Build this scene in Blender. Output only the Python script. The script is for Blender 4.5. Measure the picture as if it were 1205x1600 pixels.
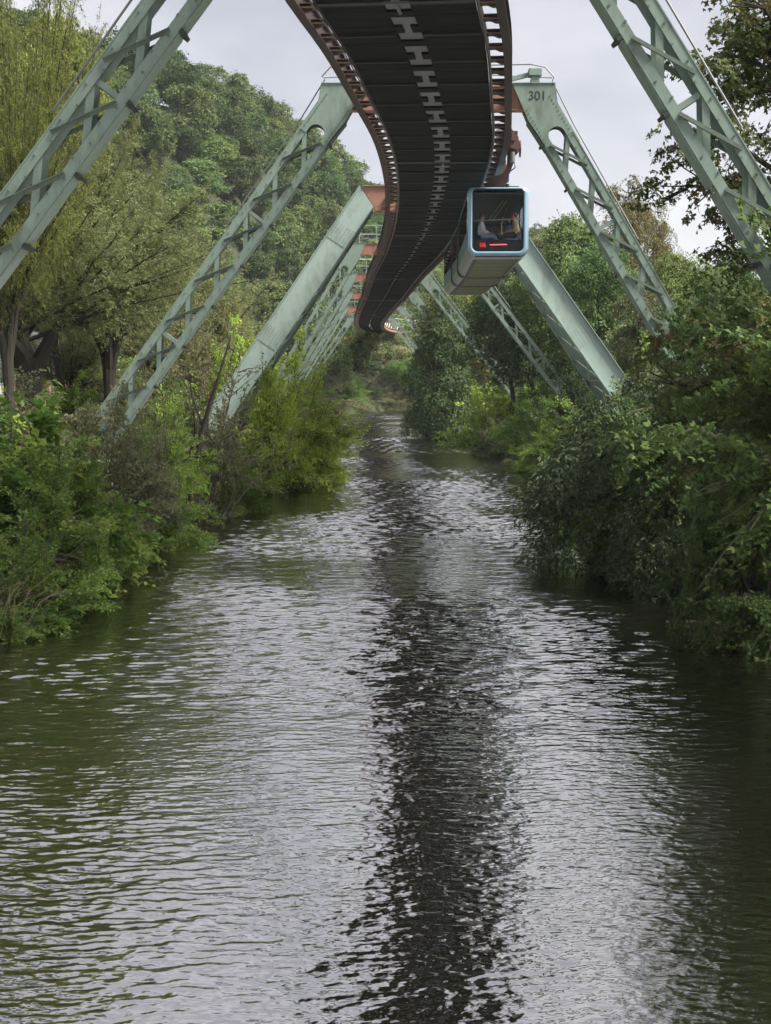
import bpy, math, random
import numpy as np
from mathutils import Vector, Matrix

# ------------------------------------------------------------------ clear
for o in list(bpy.data.objects):
    bpy.data.objects.remove(o, do_unlink=True)
S = bpy.context.scene
C = S.collection
R = math.radians
PI = math.pi

# ------------------------------------------------------------------ camera
F_PX, HOR, CAM_Z = 2314.0, 588.0, 5.5          # focal length and horizon row of the 1205 x 1600 photograph, metres over the water
PITCH = math.atan((800 - HOR) / F_PX)
cam_d = bpy.data.cameras.new('camera')
cam_d.sensor_fit = 'VERTICAL'
cam_d.sensor_height = 36.0
cam_d.lens = 36.0 * F_PX / 1600.0
cam_d.clip_start = 0.1
cam_d.clip_end = 6000
cam = bpy.data.objects.new('camera', cam_d)
C.objects.link(cam)
cam.location = (0, 0, CAM_Z)
cam.rotation_euler = (PI / 2 - PITCH, 0, 0)
S.camera = cam

# ------------------------------------------------------------------ sky, sun, exposure
SUN_EL, SUN_AZ = R(54), R(112)                  # azimuth clockwise from +Y (straight ahead) towards +X
w = bpy.data.worlds.new('World')
S.world = w
w.use_nodes = True
nt = w.node_tree
nt.nodes.clear()
def wn(t, **k):
    n = nt.nodes.new(t)
    for a, b in k.items():
        setattr(n, a, b)
    return n
sky = wn('ShaderNodeTexSky', sky_type='NISHITA', sun_disc=False, sun_elevation=SUN_EL, sun_rotation=SUN_AZ)
tc = wn('ShaderNodeTexCoord')
mp = wn('ShaderNodeMapping')
mp.inputs['Scale'].default_value = (1.0, 1.0, 2.2)
mp.inputs['Location'].default_value = (-2.781, 0.367, -2.233)
no = wn('ShaderNodeTexNoise')
no.inputs['Scale'].default_value = 3.2
no.inputs['Detail'].default_value = 6
no.inputs['Roughness'].default_value = 0.5
ra = wn('ShaderNodeValToRGB')
ra.color_ramp.elements[0].position = 0.38
ra.color_ramp.elements[0].color = (1.16, 1.16, 1.28, 1)
ra.color_ramp.elements[1].position = 0.64
ra.color_ramp.elements[1].color = (2.0, 1.95, 1.98, 1)
mx = wn('ShaderNodeMixRGB')
mx.inputs['Fac'].default_value = 0.94
bg = wn('ShaderNodeBackground')
bg.inputs['Strength'].default_value = 0.1
wo = wn('ShaderNodeOutputWorld')
for a, b in ((tc.outputs['Generated'], mp.inputs['Vector']), (mp.outputs[0], no.inputs['Vector']), (no.outputs['Fac'], ra.inputs['Fac']),
             (sky.outputs[0], mx.inputs['Color1']), (ra.outputs[0], mx.inputs['Color2']), (mx.outputs[0], bg.inputs['Color']), (bg.outputs[0], wo.inputs['Surface'])):
    nt.links.new(a, b)

sl = bpy.data.lights.new('sun', 'SUN')
sl.energy = 2.4
sl.angle = R(25)
sl.color = (1.0, 0.93, 0.82)
so = bpy.data.objects.new('sun', sl)
C.objects.link(so)
to_sun = Vector((math.sin(SUN_AZ) * math.cos(SUN_EL), math.cos(SUN_AZ) * math.cos(SUN_EL), math.sin(SUN_EL)))
so.rotation_euler = to_sun.to_track_quat('Z', 'Y').to_euler()
so.location = (60, -10, 80)

S.view_settings.view_transform = 'Standard'
S.view_settings.look = 'None'
S.view_settings.gamma = 1
S.view_settings.use_curve_mapping = False
S.view_settings.exposure = 2.22
S.render.engine = 'CYCLES'
S.cycles.use_adaptive_sampling = True
S.cycles.adaptive_threshold = 0.025
S.cycles.max_bounces = 4
S.cycles.diffuse_bounces = 2
S.cycles.glossy_bounces = 3
S.cycles.transmission_bounces = 3
S.cycles.transparent_max_bounces = 8

# ------------------------------------------------------------------ helpers
def at(px, py, depth):
    """world point that lies `depth` metres ahead and shows at pixel px, py of the photograph"""
    a = -(py - 800) / F_PX
    u = (px - 602.5) / F_PX
    wz = a * math.cos(PITCH) - math.sin(PITCH)
    wy = math.cos(PITCH) + a * math.sin(PITCH)
    t = depth / wy
    return Vector((u * t, depth, CAM_Z + wz * t))

class MB:
    """collects shapes for one mesh object"""
    def __init__(s):
        s.v, s.f = [], []
    def add(s, vs, fs):
        n = len(s.v)
        s.v += [tuple(p) for p in vs]
        s.f += [tuple(i + n for i in q) for q in fs]
        return s
    def box(s, x0, x1, y0, y1, z0, z1):
        vs = [(x, y, z) for z in (z0, z1) for y in (y0, y1) for x in (x0, x1)]
        return s.add(vs, [(0, 2, 3, 1), (4, 5, 7, 6), (0, 1, 5, 4), (2, 6, 7, 3), (0, 4, 6, 2), (1, 3, 7, 5)])
    def bar(s, p0, p1, wid, thick, side):
        """box from p0 to p1; `wid` measured along side (made square to the axis), `thick` across"""
        p0, p1 = Vector(p0), Vector(p1)
        ax = (p1 - p0).normalized()
        a = Vector(side)
        a = (a - ax * a.dot(ax)).normalized()
        b = ax.cross(a)
        a, b = a * wid / 2, b * thick / 2
        vs = [p + i * a + j * b for p in (p0, p1) for (i, j) in ((-1, -1), (1, -1), (1, 1), (-1, 1))]
        return s.add(vs, [(3, 2, 1, 0), (4, 5, 6, 7), (0, 1, 5, 4), (1, 2, 6, 5), (2, 3, 7, 6), (3, 0, 4, 7)])
    def tube(s, pts, rad, seg=6, cap=True):
        pts = [Vector(p) for p in pts]
        rad = rad if hasattr(rad, '__len__') else [rad] * len(pts)
        vs, fs = [], []
        ref = Vector((0, 0, 1))
        for i, p in enumerate(pts):
            d = (pts[min(i + 1, len(pts) - 1)] - pts[max(i - 1, 0)]).normalized()
            r_ = ref if abs(d.dot(ref)) < 0.95 else Vector((1, 0, 0))
            a = d.cross(r_).normalized()
            b = d.cross(a)
            for k in range(seg):
                t = 2 * PI * k / seg
                vs.append(p + (a * math.cos(t) + b * math.sin(t)) * rad[i])
        for i in range(len(pts) - 1):
            for k in range(seg):
                k2 = (k + 1) % seg
                fs.append((i * seg + k, i * seg + k2, (i + 1) * seg + k2, (i + 1) * seg + k))
        if cap:
            fs.append(tuple(range(seg))[::-1])
            fs.append(tuple((len(pts) - 1) * seg + k for k in range(seg)))
        return s.add(vs, fs)
    def prism(s, poly, d0, d1, o, ex, ez, ey):
        """polygon poly in (ex, ez) about o, swept along ey from d0 to d1"""
        n = len(poly)
        o, ex, ez, ey = Vector(o), Vector(ex), Vector(ez), Vector(ey)
        vs = [o + ex * a + ez * b + ey * d for d in (d0, d1) for a, b in poly]
        fs = [tuple(range(n)), tuple(range(2 * n - 1, n - 1, -1))]
        fs += [(i, i + n, (i + 1) % n + n, (i + 1) % n) for i in range(n)]
        return s.add(vs, fs)
    def loft(s, rings, closed=True, cap=False):
        n = len(rings[0])
        vs = [p for r in rings for p in r]
        fs = []
        for i in range(len(rings) - 1):
            for k in range(n if closed else n - 1):
                k2 = (k + 1) % n
                fs.append((i * n + k, i * n + k2, (i + 1) * n + k2, (i + 1) * n + k))
        if cap:
            fs.append(tuple(range(n))[::-1])
            fs.append(tuple((len(rings) - 1) * n + k for k in range(n)))
        return s.add(vs, fs)
    def mesh(s, name, origin=(0, 0, 0)):
        me = bpy.data.meshes.new(name)
        o = Vector(origin)
        me.from_pydata([tuple(Vector(p) - o) for p in s.v], [], s.f)
        me.update()
        return me

ORG = {}                                         # world origin of each thing, for building its parts in world coordinates
def link(name, data, mat=None, parent=None, smooth=False):
    o = bpy.data.objects.new(name, data)
    C.objects.link(o)
    if mat is not None and data is not None and len(data.materials) == 0:
        data.materials.append(mat)
    if smooth:
        data.polygons.foreach_set('use_smooth', [True] * len(data.polygons))
    if parent is not None:
        o.parent = parent
        ORG[o.name] = ORG.get(parent.name, (0, 0, 0))
    return o
def part(name, mb, mat, parent, smooth=False):
    """mesh part given in world coordinates"""
    me = mb.mesh(name, ORG[parent.name])
    bv = None
    return link(name, me, mat, parent, smooth)
def tag(o, label=None, cat=None, group=None, kind=None):
    if label: o['label'] = label
    if cat: o['category'] = cat
    if group: o['group'] = group
    if kind: o['kind'] = kind
    return o
def thing(name, loc, label, cat, group=None):
    o = bpy.data.objects.new(name, None)
    C.objects.link(o)
    o.location = loc
    o.empty_display_size = 0.3
    ORG[o.name] = tuple(loc)
    return tag(o, label, cat, group)
def bevel(o, wdt, seg=2):
    m = o.modifiers.new('bevel', 'BEVEL')
    m.width = wdt
    m.segments = seg
    m.limit_method = 'ANGLE'
    return o

# ------------------------------------------------------------------ materials
MATS = {}
def newmat(name):
    m = bpy.data.materials.new(name)
    m.use_nodes = True
    n = m.node_tree
    p = n.nodes['Principled BSDF']
    MATS[name] = m
    return m, n, p
def L(n, a, b):
    n.links.new(a, b)
def painted(name, col, rough=0.5, metal=0.0, var=0.25, dirt=(0.05, 0.045, 0.035), dirt_amt=0.5, scale=3.0, bump=0.1, streak=True):
    """paint or metal with grime: colour drift, streaky dirt and a little relief"""
    m, n, p = newmat(name)
    tcn = n.nodes.new('ShaderNodeTexCoord')
    mpn = n.nodes.new('ShaderNodeMapping')
    mpn.inputs['Scale'].default_value = (1, 1, 0.35 if streak else 1)
    n1 = n.nodes.new('ShaderNodeTexNoise')
    n1.inputs['Scale'].default_value = scale
    n1.inputs['Detail'].default_value = 8
    n1.inputs['Roughness'].default_value = 0.65
    n2 = n.nodes.new('ShaderNodeTexNoise')
    n2.inputs['Scale'].default_value = scale * 5
    n2.inputs['Detail'].default_value = 6
    hs = n.nodes.new('ShaderNodeMixRGB')
    hs.inputs['Color1'].default_value = tuple(c * (1 - var) for c in col) + (1,)
    hs.inputs['Color2'].default_value = tuple(min(1, c * (1 + var)) for c in col) + (1,)
    rp = n.nodes.new('ShaderNodeValToRGB')
    rp.color_ramp.elements[0].position = 0.52
    rp.color_ramp.elements[0].color = (0, 0, 0, 1)
    rp.color_ramp.elements[1].position = 0.78
    rp.color_ramp.elements[1].color = (dirt_amt,) * 3 + (1,)
    md = n.nodes.new('ShaderNodeMixRGB')
    md.inputs['Color2'].default_value = tuple(dirt) + (1,)
    L(n, tcn.outputs['Object'], mpn.inputs['Vector'])
    L(n, mpn.outputs[0], n1.inputs['Vector'])
    L(n, mpn.outputs[0], n2.inputs['Vector'])
    L(n, n2.outputs['Fac'], hs.inputs['Fac'])
    L(n, n1.outputs['Fac'], rp.inputs['Fac'])
    L(n, hs.outputs[0], md.inputs['Color1'])
    L(n, rp.outputs[0], md.inputs['Fac'])
    L(n, md.outputs[0], p.inputs['Base Color'])
    p.inputs['Roughness'].default_value = rough
    p.inputs['Metallic'].default_value = metal
    if bump:
        b = n.nodes.new('ShaderNodeBump')
        b.inputs['Strength'].default_value = bump
        b.inputs['Distance'].default_value = 0.01
        L(n, n2.outputs['Fac'], b.inputs['Height'])
        L(n, b.outputs[0], p.inputs['Normal'])
    return m
GREEN = painted('green_steel_paint', (0.185, 0.25, 0.212), 0.5, dirt=(0.065, 0.07, 0.045), dirt_amt=0.85, var=0.2, scale=2.2)
GREEN_L = painted('pale_green_steel_paint', (0.275, 0.36, 0.33), 0.5, dirt=(0.12, 0.13, 0.09), dirt_amt=0.7, var=0.14, scale=1.6)
GREEN_D = painted('dull_green_bracing', (0.10, 0.135, 0.112), 0.55, dirt=(0.04, 0.045, 0.03), dirt_amt=0.7, var=0.2)
RUST = painted('salmon_crossbeam_paint', (0.33, 0.165, 0.115), 0.6, dirt=(0.12, 0.06, 0.04), dirt_amt=0.6, var=0.12)
BROWN = painted('brown_girder_steel', (0.042, 0.024, 0.02), 0.6, dirt=(0.02, 0.014, 0.012), dirt_amt=0.8, var=0.35)
TIE = painted('tie_bracket_steel', (0.095, 0.066, 0.055), 0.65, dirt=(0.05, 0.03, 0.02), dirt_amt=0.8, var=0.35, scale=6)
DECK = painted('dark_deck_planks', (0.013, 0.0145, 0.014), 0.8, dirt=(0.03, 0.034, 0.03), dirt_amt=0.9, var=0.8, scale=1.2, streak=False, bump=0.3)
[q for q in DECK.node_tree.nodes if q.type == 'MAPPING'][0].inputs['Scale'].default_value = (0.35, 4.5, 1)
DECK.node_tree.nodes['Principled BSDF'].inputs['Specular IOR Level'].default_value = 0.08
DECKRIB = painted('dark_cross_rib_steel', (0.022, 0.02, 0.018), 0.7, var=0.4, dirt_amt=0.5)
RAILM = painted('worn_rail_steel', (0.20, 0.20, 0.21), 0.4, metal=0.7, var=0.2, dirt_amt=0.5)
GALV = painted('galvanised_pipe', (0.16, 0.17, 0.17), 0.5, metal=0.3, var=0.15, dirt_amt=0.4)
WHITEP = painted('white_railing_paint', (0.72, 0.74, 0.72), 0.5, var=0.06, dirt_amt=0.3, dirt=(0.3, 0.3, 0.27))
BLUE = painted('light_blue_car_paint', (0.27, 0.43, 0.56), 0.25, metal=0.2, var=0.05, dirt_amt=0.15, scale=1.5, bump=0.0)
BLUE_S = painted('steel_blue_car_side', (0.15, 0.215, 0.29), 0.35, metal=0.3, var=0.06, dirt_amt=0.2, bump=0.0)
SILVER = painted('silver_car_sill', (0.46, 0.47, 0.48), 0.3, metal=0.8, var=0.08, dirt_amt=0.3, bump=0.02)
BELLY = painted('brushed_panel_olive_reflection', (0.12, 0.135, 0.06), 0.4, metal=0.35, var=0.12, dirt=(0.16, 0.18, 0.08), dirt_amt=0.7, scale=2, bump=0.05)  # olive paints the reflected trees into the grey metal's colour
UNDER = painted('dark_grey_underfloor', (0.05, 0.052, 0.05), 0.5, metal=0.3, var=0.15, dirt_amt=0.4)
BLACK = painted('black_rubber', (0.018, 0.018, 0.02), 0.6, var=0.3, dirt_amt=0.2)
INNER = painted('dark_grey_interior', (0.075, 0.078, 0.085), 0.6, var=0.1, dirt_amt=0.2)
SEATM = painted('dark_blue_seat_fabric', (0.022, 0.028, 0.06), 0.85, var=0.3, dirt_amt=0.1, scale=20)
YELLOW = painted('yellow_grab_pole', (0.62, 0.52, 0.2), 0.35, var=0.05, dirt_amt=0.1)
BELLOWS = painted('brown_black_bellows', (0.05, 0.045, 0.042), 0.7, var=0.3, dirt_amt=0.3)
MOTOR = painted('rust_brown_bogie', (0.085, 0.042, 0.032), 0.65, dirt=(0.04, 0.025, 0.02), dirt_amt=0.8, var=0.4, scale=8)
CONC = painted('mossy_concrete', (0.27, 0.26, 0.23), 0.9, dirt=(0.06, 0.08, 0.035), dirt_amt=0.9, var=0.25, scale=1.5, bump=0.4)
INK = painted('black_stencil_ink', (0.02, 0.025, 0.02), 0.6, var=0.1, dirt_amt=0.1, bump=0.0)
BOLT = painted('dark_bolt_heads', (0.10, 0.13, 0.11), 0.5, var=0.3)
PLASTER = painted('white_plaster', (0.70, 0.69, 0.68), 0.85, var=0.05, dirt=(0.4, 0.39, 0.36), dirt_amt=0.5, scale=0.8)
RUSTWOOD = painted('reddish_brown_boards', (0.24, 0.125, 0.085), 0.8, var=0.4, dirt=(0.08, 0.05, 0.035), dirt_amt=0.7, scale=4)
SLATE = painted('grey_roof_slate', (0.10, 0.105, 0.115), 0.7, var=0.25, dirt_amt=0.3)
BARK = painted('dark_bark', (0.030, 0.026, 0.020), 0.95, var=0.45, dirt=(0.05, 0.06, 0.03), dirt_amt=0.6, scale=5, bump=0.9)
BARK_W = painted('pale_birch_bark', (0.32, 0.31, 0.29), 0.85, var=0.4, dirt=(0.04, 0.035, 0.03), dirt_amt=0.9, scale=5, bump=0.4)
TWIG = painted('brown_twigs', (0.07, 0.058, 0.043), 0.9, var=0.4, dirt_amt=0.3, scale=5)
DRYM = painted('dry_straw', (0.19, 0.15, 0.10), 0.9, var=0.35, dirt_amt=0.3, scale=5)
SKIN = painted('skin', (0.46, 0.27, 0.19), 0.55, var=0.06, dirt_amt=0.0, bump=0.0)
HAIR = painted('dark_grey_hair', (0.06, 0.05, 0.045), 0.7, var=0.3, dirt_amt=0.0)
SHIRT_W = painted('white_shirt_cloth', (0.72, 0.71, 0.74), 0.85, var=0.05, dirt_amt=0.0)
JACKET = painted('beige_jacket_cloth', (0.42, 0.35, 0.24), 0.85, var=0.12, dirt_amt=0.0)
JEANS = painted('pale_blue_jeans', (0.24, 0.34, 0.52), 0.9, var=0.12, dirt_amt=0.0, scale=15)
TROUSER = painted('dark_grey_trousers', (0.035, 0.036, 0.04), 0.9, var=0.2, dirt_amt=0.0)
CAPM = painted('dark_red_cap', (0.14, 0.03, 0.028), 0.8, var=0.2, dirt_amt=0.0)

def led_mat():
    m, n, p = newmat('red_led')
    p.inputs['Base Color'].default_value = (0.4, 0.01, 0.02, 1)
    p.inputs['Emission Color'].default_value = (1.0, 0.04, 0.08, 1)
    p.inputs['Emission Strength'].default_value = 0.13
    return m
LED = led_mat()
def led_bar_mat():
    m, n, p = newmat('red_led_strip')
    p.inputs['Base Color'].default_value = (0.4, 0.05, 0.06, 1)
    p.inputs['Emission Color'].default_value = (1.0, 0.16, 0.24, 1)
    p.inputs['Emission Strength'].default_value = 0.15
    return m
LEDBAR = led_bar_mat()

def pane(name, tint, base):
    """thin sheet of tinted glass: lets light straight through, mirrors by angle"""
    m, n, p = newmat(name)
    n.nodes.remove(p)
    out = n.nodes['Material Output']
    t = n.nodes.new('ShaderNodeBsdfTransparent')
    t.inputs['Color'].default_value = tint + (1,)
    g = n.nodes.new('ShaderNodeBsdfGlossy')
    g.inputs['Roughness'].default_value = 0.02
    fr = n.nodes.new('ShaderNodeFresnel')
    fr.inputs['IOR'].default_value = base
    mxn = n.nodes.new('ShaderNodeMixShader')
    L(n, fr.outputs[0], mxn.inputs[0])
    L(n, t.outputs[0], mxn.inputs[1])
    L(n, g.outputs[0], mxn.inputs[2])
    L(n, mxn.outputs[0], out.inputs['Surface'])
    return m
GLASS = pane('clear_front_glass', (0.97, 0.98, 0.98), 1.25)
GLASS_D = pane('tinted_side_glass', (0.72, 0.74, 0.75), 1.4)

def grating_mat():
    """open steel mesh finer than can be told apart: part hole, part steel"""
    m, n, p = newmat('open_steel_grating')
    out = n.nodes['Material Output']
    p.inputs['Base Color'].default_value = (0.12, 0.12, 0.125, 1)
    p.inputs['Roughness'].default_value = 0.7
    t = n.nodes.new('ShaderNodeBsdfTransparent')
    tcn = n.nodes.new('ShaderNodeTexCoord')
    nz = n.nodes.new('ShaderNodeTexNoise')
    nz.inputs['Scale'].default_value = 1.2
    mr = n.nodes.new('ShaderNodeMapRange')
    mr.inputs['To Min'].default_value = 0.74
    mr.inputs['To Max'].default_value = 0.9
    L(n, tcn.outputs['Object'], nz.inputs['Vector'])
    L(n, nz.outputs['Fac'], mr.inputs['Value'])
    mxn = n.nodes.new('ShaderNodeMixShader')
    L(n, mr.outputs[0], mxn.inputs[0])
    L(n, t.outputs[0], mxn.inputs[1])
    L(n, p.outputs[0], mxn.inputs[2])
    L(n, mxn.outputs[0], out.inputs['Surface'])
    return m
GRATE = grating_mat()

def leafmat(name, dark, mid, light, trans=0.4, rough=0.6, jitter=0.25, spec=0.18):
    m, n, p = newmat(name)
    out = n.nodes['Material Output']
    at_ = n.nodes.new('ShaderNodeAttribute')
    at_.attribute_name = 'v'
    rp = n.nodes.new('ShaderNodeValToRGB')
    e = rp.color_ramp.elements
    e[0].position, e[0].color = 0.0, dark + (1,)
    e[1].position, e[1].color = 1.0, light + (1,)
    k = e.new(0.5)
    k.color = mid + (1,)
    oi = n.nodes.new('ShaderNodeObjectInfo')
    mr = n.nodes.new('ShaderNodeMapRange')
    mr.inputs['To Min'].default_value = 1 - jitter
    mr.inputs['To Max'].default_value = 1 + jitter
    hs = n.nodes.new('ShaderNodeHueSaturation')
    mh = n.nodes.new('ShaderNodeMapRange')
    mh.inputs['To Min'].default_value = 0.5 - 0.02 * jitter / 0.25
    mh.inputs['To Max'].default_value = 0.5 + 0.012 * jitter / 0.25
    ml = n.nodes.new('ShaderNodeMath')
    ml.operation = 'FRACT'
    mm = n.nodes.new('ShaderNodeMath')
    mm.operation = 'MULTIPLY'
    mm.inputs[1].default_value = 7.31
    L(n, at_.outputs['Fac'], rp.inputs['Fac'])
    L(n, oi.outputs['Random'], mr.inputs['Value'])
    L(n, oi.outputs['Random'], mm.inputs[0])
    L(n, mm.outputs[0], ml.inputs[0])
    L(n, ml.outputs[0], mh.inputs['Value'])
    L(n, mh.outputs[0], hs.inputs['Hue'])
    L(n, mr.outputs[0], hs.inputs['Value'])
    L(n, rp.outputs[0], hs.inputs['Color'])
    L(n, hs.outputs[0], p.inputs['Base Color'])
    p.inputs['Roughness'].default_value = rough
    p.inputs['Specular IOR Level'].default_value = spec
    t = n.nodes.new('ShaderNodeBsdfTranslucent')
    L(n, hs.outputs[0], t.inputs['Color'])
    ms = n.nodes.new('ShaderNodeMixShader')
    ms.inputs[0].default_value = trans
    L(n, p.outputs[0], ms.inputs[1])
    L(n, t.outputs[0], ms.inputs[2])
    L(n, ms.outputs[0], out.inputs['Surface'])
    return m
LF_HILL = leafmat('hillside_leaves', (0.05, 0.092, 0.034), (0.085, 0.138, 0.046), (0.14, 0.19, 0.065), 0.3, jitter=0.35)
LF_HILL_Y = leafmat('hillside_light_leaves', (0.075, 0.12, 0.035), (0.12, 0.175, 0.05), (0.18, 0.22, 0.07), 0.3, jitter=0.3)
LF_MAPLE = leafmat('maple_leaves', (0.04, 0.075, 0.02), (0.066, 0.112, 0.03), (0.115, 0.15, 0.045), 0.3, rough=0.6, jitter=0.15, spec=0.2)
LF_MAPLE_R = leafmat('autumn_tinged_maple_leaves', (0.05, 0.08, 0.025), (0.09, 0.125, 0.04), (0.17, 0.13, 0.055), 0.35, jitter=0.12)
LF_YEW = leafmat('dark_evergreen_needles', (0.028, 0.05, 0.026), (0.045, 0.07, 0.034), (0.08, 0.095, 0.045), 0.15, jitter=0.15)
LF_LIME = leafmat('bright_lime_leaves', (0.17, 0.27, 0.035), (0.28, 0.40, 0.06), (0.42, 0.50, 0.11), 0.45, jitter=0.12)
LF_WILLOW = leafmat('olive_willow_leaves', (0.115, 0.145, 0.055), (0.18, 0.212, 0.088), (0.27, 0.30, 0.14), 0.4, jitter=0.12)
LF_PALE = leafmat('straw_green_leaves', (0.12, 0.14, 0.055), (0.185, 0.2, 0.085), (0.27, 0.275, 0.13), 0.4, jitter=0.15)
LF_YELLOW = leafmat('yellow_green_leaves', (0.105, 0.135, 0.035), (0.17, 0.20, 0.055), (0.27, 0.285, 0.09), 0.42, jitter=0.12)
LF_ORANGE = leafmat('orange_tinged_leaves', (0.09, 0.14, 0.03), (0.14, 0.20, 0.04), (0.30, 0.23, 0.06), 0.45, jitter=0.1)
LF_BUSH = leafmat('bank_bush_leaves', (0.058, 0.115, 0.022), (0.10, 0.175, 0.034), (0.19, 0.26, 0.052), 0.4, jitter=0.2)
LF_DARK = leafmat('deep_green_leaves', (0.03, 0.06, 0.022), (0.05, 0.085, 0.03), (0.08, 0.11, 0.042), 0.25, jitter=0.15)
LF_GREY = leafmat('grey_green_leaves', (0.075, 0.095, 0.045), (0.115, 0.13, 0.065), (0.17, 0.17, 0.09), 0.35, jitter=0.2)
LF_BIRCH = leafmat('olive_birch_leaves', (0.10, 0.105, 0.035), (0.16, 0.155, 0.06), (0.25, 0.225, 0.10), 0.35, jitter=0.1)
LF_KNOT = leafmat('fresh_green_broad_leaves', (0.095, 0.185, 0.035), (0.16, 0.27, 0.05), (0.26, 0.37, 0.075), 0.42, jitter=0.15)

def ground_mat():
    m, n, p = newmat('bank_earth_and_undergrowth')
    tcn = n.nodes.new('ShaderNodeTexCoord')
    a = n.nodes.new('ShaderNodeTexNoise')
    a.inputs['Scale'].default_value = 0.35
    a.inputs['Detail'].default_value = 10
    rp = n.nodes.new('ShaderNodeValToRGB')
    rp.color_ramp.elements[0].position = 0.35
    rp.color_ramp.elements[0].color = (0.02, 0.026, 0.012, 1)
    rp.color_ramp.elements[1].position = 0.7
    rp.color_ramp.elements[1].color = (0.042, 0.056, 0.022, 1)
    b = n.nodes.new('ShaderNodeBump')
    b.inputs['Distance'].default_value = 0.3
    L(n, tcn.outputs['Object'], a.inputs['Vector'])
    L(n, a.outputs['Fac'], rp.inputs['Fac'])
    L(n, a.outputs['Fac'], b.inputs['Height'])
    L(n, b.outputs[0], p.inputs['Normal'])
    L(n, rp.outputs[0], p.inputs['Base Color'])
    p.inputs['Roughness'].default_value = 0.95
    return m
GROUND = ground_mat()

def water_mat():
    m, n, p = newmat('rippled_river_water')
    n.nodes.remove(p)
    out = n.nodes['Material Output']
    tcn = n.nodes.new('ShaderNodeTexCoord')
    def noise(sx, sy, scale, detail, rough=0.5, dist=0.0):
        mpn = n.nodes.new('ShaderNodeMapping')
        mpn.inputs['Scale'].default_value = (sx, sy, 1)
        nz = n.nodes.new('ShaderNodeTexNoise')
        nz.inputs['Scale'].default_value = scale
        nz.inputs['Detail'].default_value = detail
        nz.inputs['Roughness'].default_value = rough
        nz.inputs['Distortion'].default_value = dist
        L(n, tcn.outputs['Object'], mpn.inputs['Vector'])
        L(n, mpn.outputs[0], nz.inputs['Vector'])
        return nz.outputs['Fac']
    def math_(op, a, b):
        q = n.nodes.new('ShaderNodeMath')
        q.operation = op
        for i, x in enumerate((a, b)):
            if isinstance(x, (int, float)):
                q.inputs[i].default_value = x
            else:
                L(n, x, q.inputs[i])
        return q.outputs[0]
    mid = noise(0.62, 1.0, 3.4, 1.5, 0.45, 0.4)
    fine = noise(0.7, 1.0, 9.0, 1.5, 0.5)
    patch = noise(1.0, 0.5, 0.12, 3.0)
    pm = n.nodes.new('ShaderNodeMapRange')
    pm.inputs['From Min'].default_value = 0.35
    pm.inputs['From Max'].default_value = 0.65
    pm.inputs['To Min'].default_value = 0.55
    pm.inputs['To Max'].default_value = 1.15
    L(n, patch, pm.inputs['Value'])
    h = math_('ADD', math_('MULTIPLY', mid, 0.012), math_('MULTIPLY', fine, 0.012))
    h = math_('MULTIPLY', h, pm.outputs[0])
    b = n.nodes.new('ShaderNodeBump')
    b.inputs['Strength'].default_value = 1.0
    b.inputs['Distance'].default_value = 1.0
    L(n, h, b.inputs['Height'])
    g = n.nodes.new('ShaderNodeBsdfGlossy')
    g.inputs['Roughness'].default_value = 0.03
    g.inputs['Color'].default_value = (0.97, 0.94, 0.95, 1)
    d = n.nodes.new('ShaderNodeBsdfDiffuse')
    d.inputs['Color'].default_value = (0.006, 0.0065, 0.004, 1)
    fr = n.nodes.new('ShaderNodeFresnel')
    fr.inputs['IOR'].default_value = 1.5
    fm = n.nodes.new('ShaderNodeMapRange')
    fm.inputs['To Min'].default_value = 0.52
    fm.inputs['To Max'].default_value = 1.0
    L(n, fr.outputs[0], fm.inputs['Value'])
    L(n, b.outputs[0], g.inputs['Normal'])
    L(n, b.outputs[0], fr.inputs['Normal'])
    ms = n.nodes.new('ShaderNodeMixShader')
    L(n, fm.outputs[0], ms.inputs[0])
    L(n, d.outputs[0], ms.inputs[1])
    L(n, g.outputs[0], ms.inputs[2])
    L(n, ms.outputs[0], out.inputs['Surface'])
    return m
WATER = water_mat()

# ------------------------------------------------------------------ terrain and river
RIV = np.array([(-3, -600), (-1.5, -60), (-0.2, 20), (-0.3, 75), (0.3, 110), (-0.4, 160), (0.5, 200), (8, 236), (30, 262), (75, 283), (200, 320), (600, 400), (2400, 700)], float)
def river_dist(x, y):
    x, y = np.asarray(x, float), np.asarray(y, float)
    best = np.full(np.broadcast(x, y).shape, 1e9)
    for (x0, y0), (x1, y1) in zip(RIV[:-1], RIV[1:]):
        dx, dy = x1 - x0, y1 - y0
        t = np.clip(((x - x0) * dx + (y - y0) * dy) / (dx * dx + dy * dy), 0, 1)
        best = np.minimum(best, np.hypot(x - x0 - t * dx, y - y0 - t * dy))
    return best
def foot_y(x):
    return np.interp(x, [-400, -200, -60, -25, 0, 30, 80, 200, 800], [40, 90, 130, 190, 262, 292, 318, 360, 460])
HILL_L = 130.0
def ground(x, y):
    x, y = np.asarray(x, float), np.asarray(y, float)
    d = river_dist(x, y)
    z = np.interp(d, [6.8, 8.2, 8.9, 11.5, 16, 40], [-1.6, -0.15, 0.7, 2.7, 3.3, 3.6])
    rid = np.interp(x, [-600, -200, -53, -31, -15, -2, 20, 45, 80, 150, 500], [48, 56, 53, 53, 48, 40, 36, 34, 27, 17, 12])
    t = np.clip((y - foot_y(x)) / HILL_L, 0, 1)
    z = z + rid * t * t * (3 - 2 * t)
    return z
def axis(vals):
    return np.unique(np.concatenate(vals))
gx = axis([np.linspace(-2200, -130, 16), np.linspace(-130, -16, 30), np.linspace(-16, 16, 54), np.linspace(16, 130, 30), np.linspace(130, 2200, 16)])
gy = axis([np.linspace(-600, -20, 12), np.linspace(-20, 480, 168), np.linspace(480, 2600, 16)])
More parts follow.
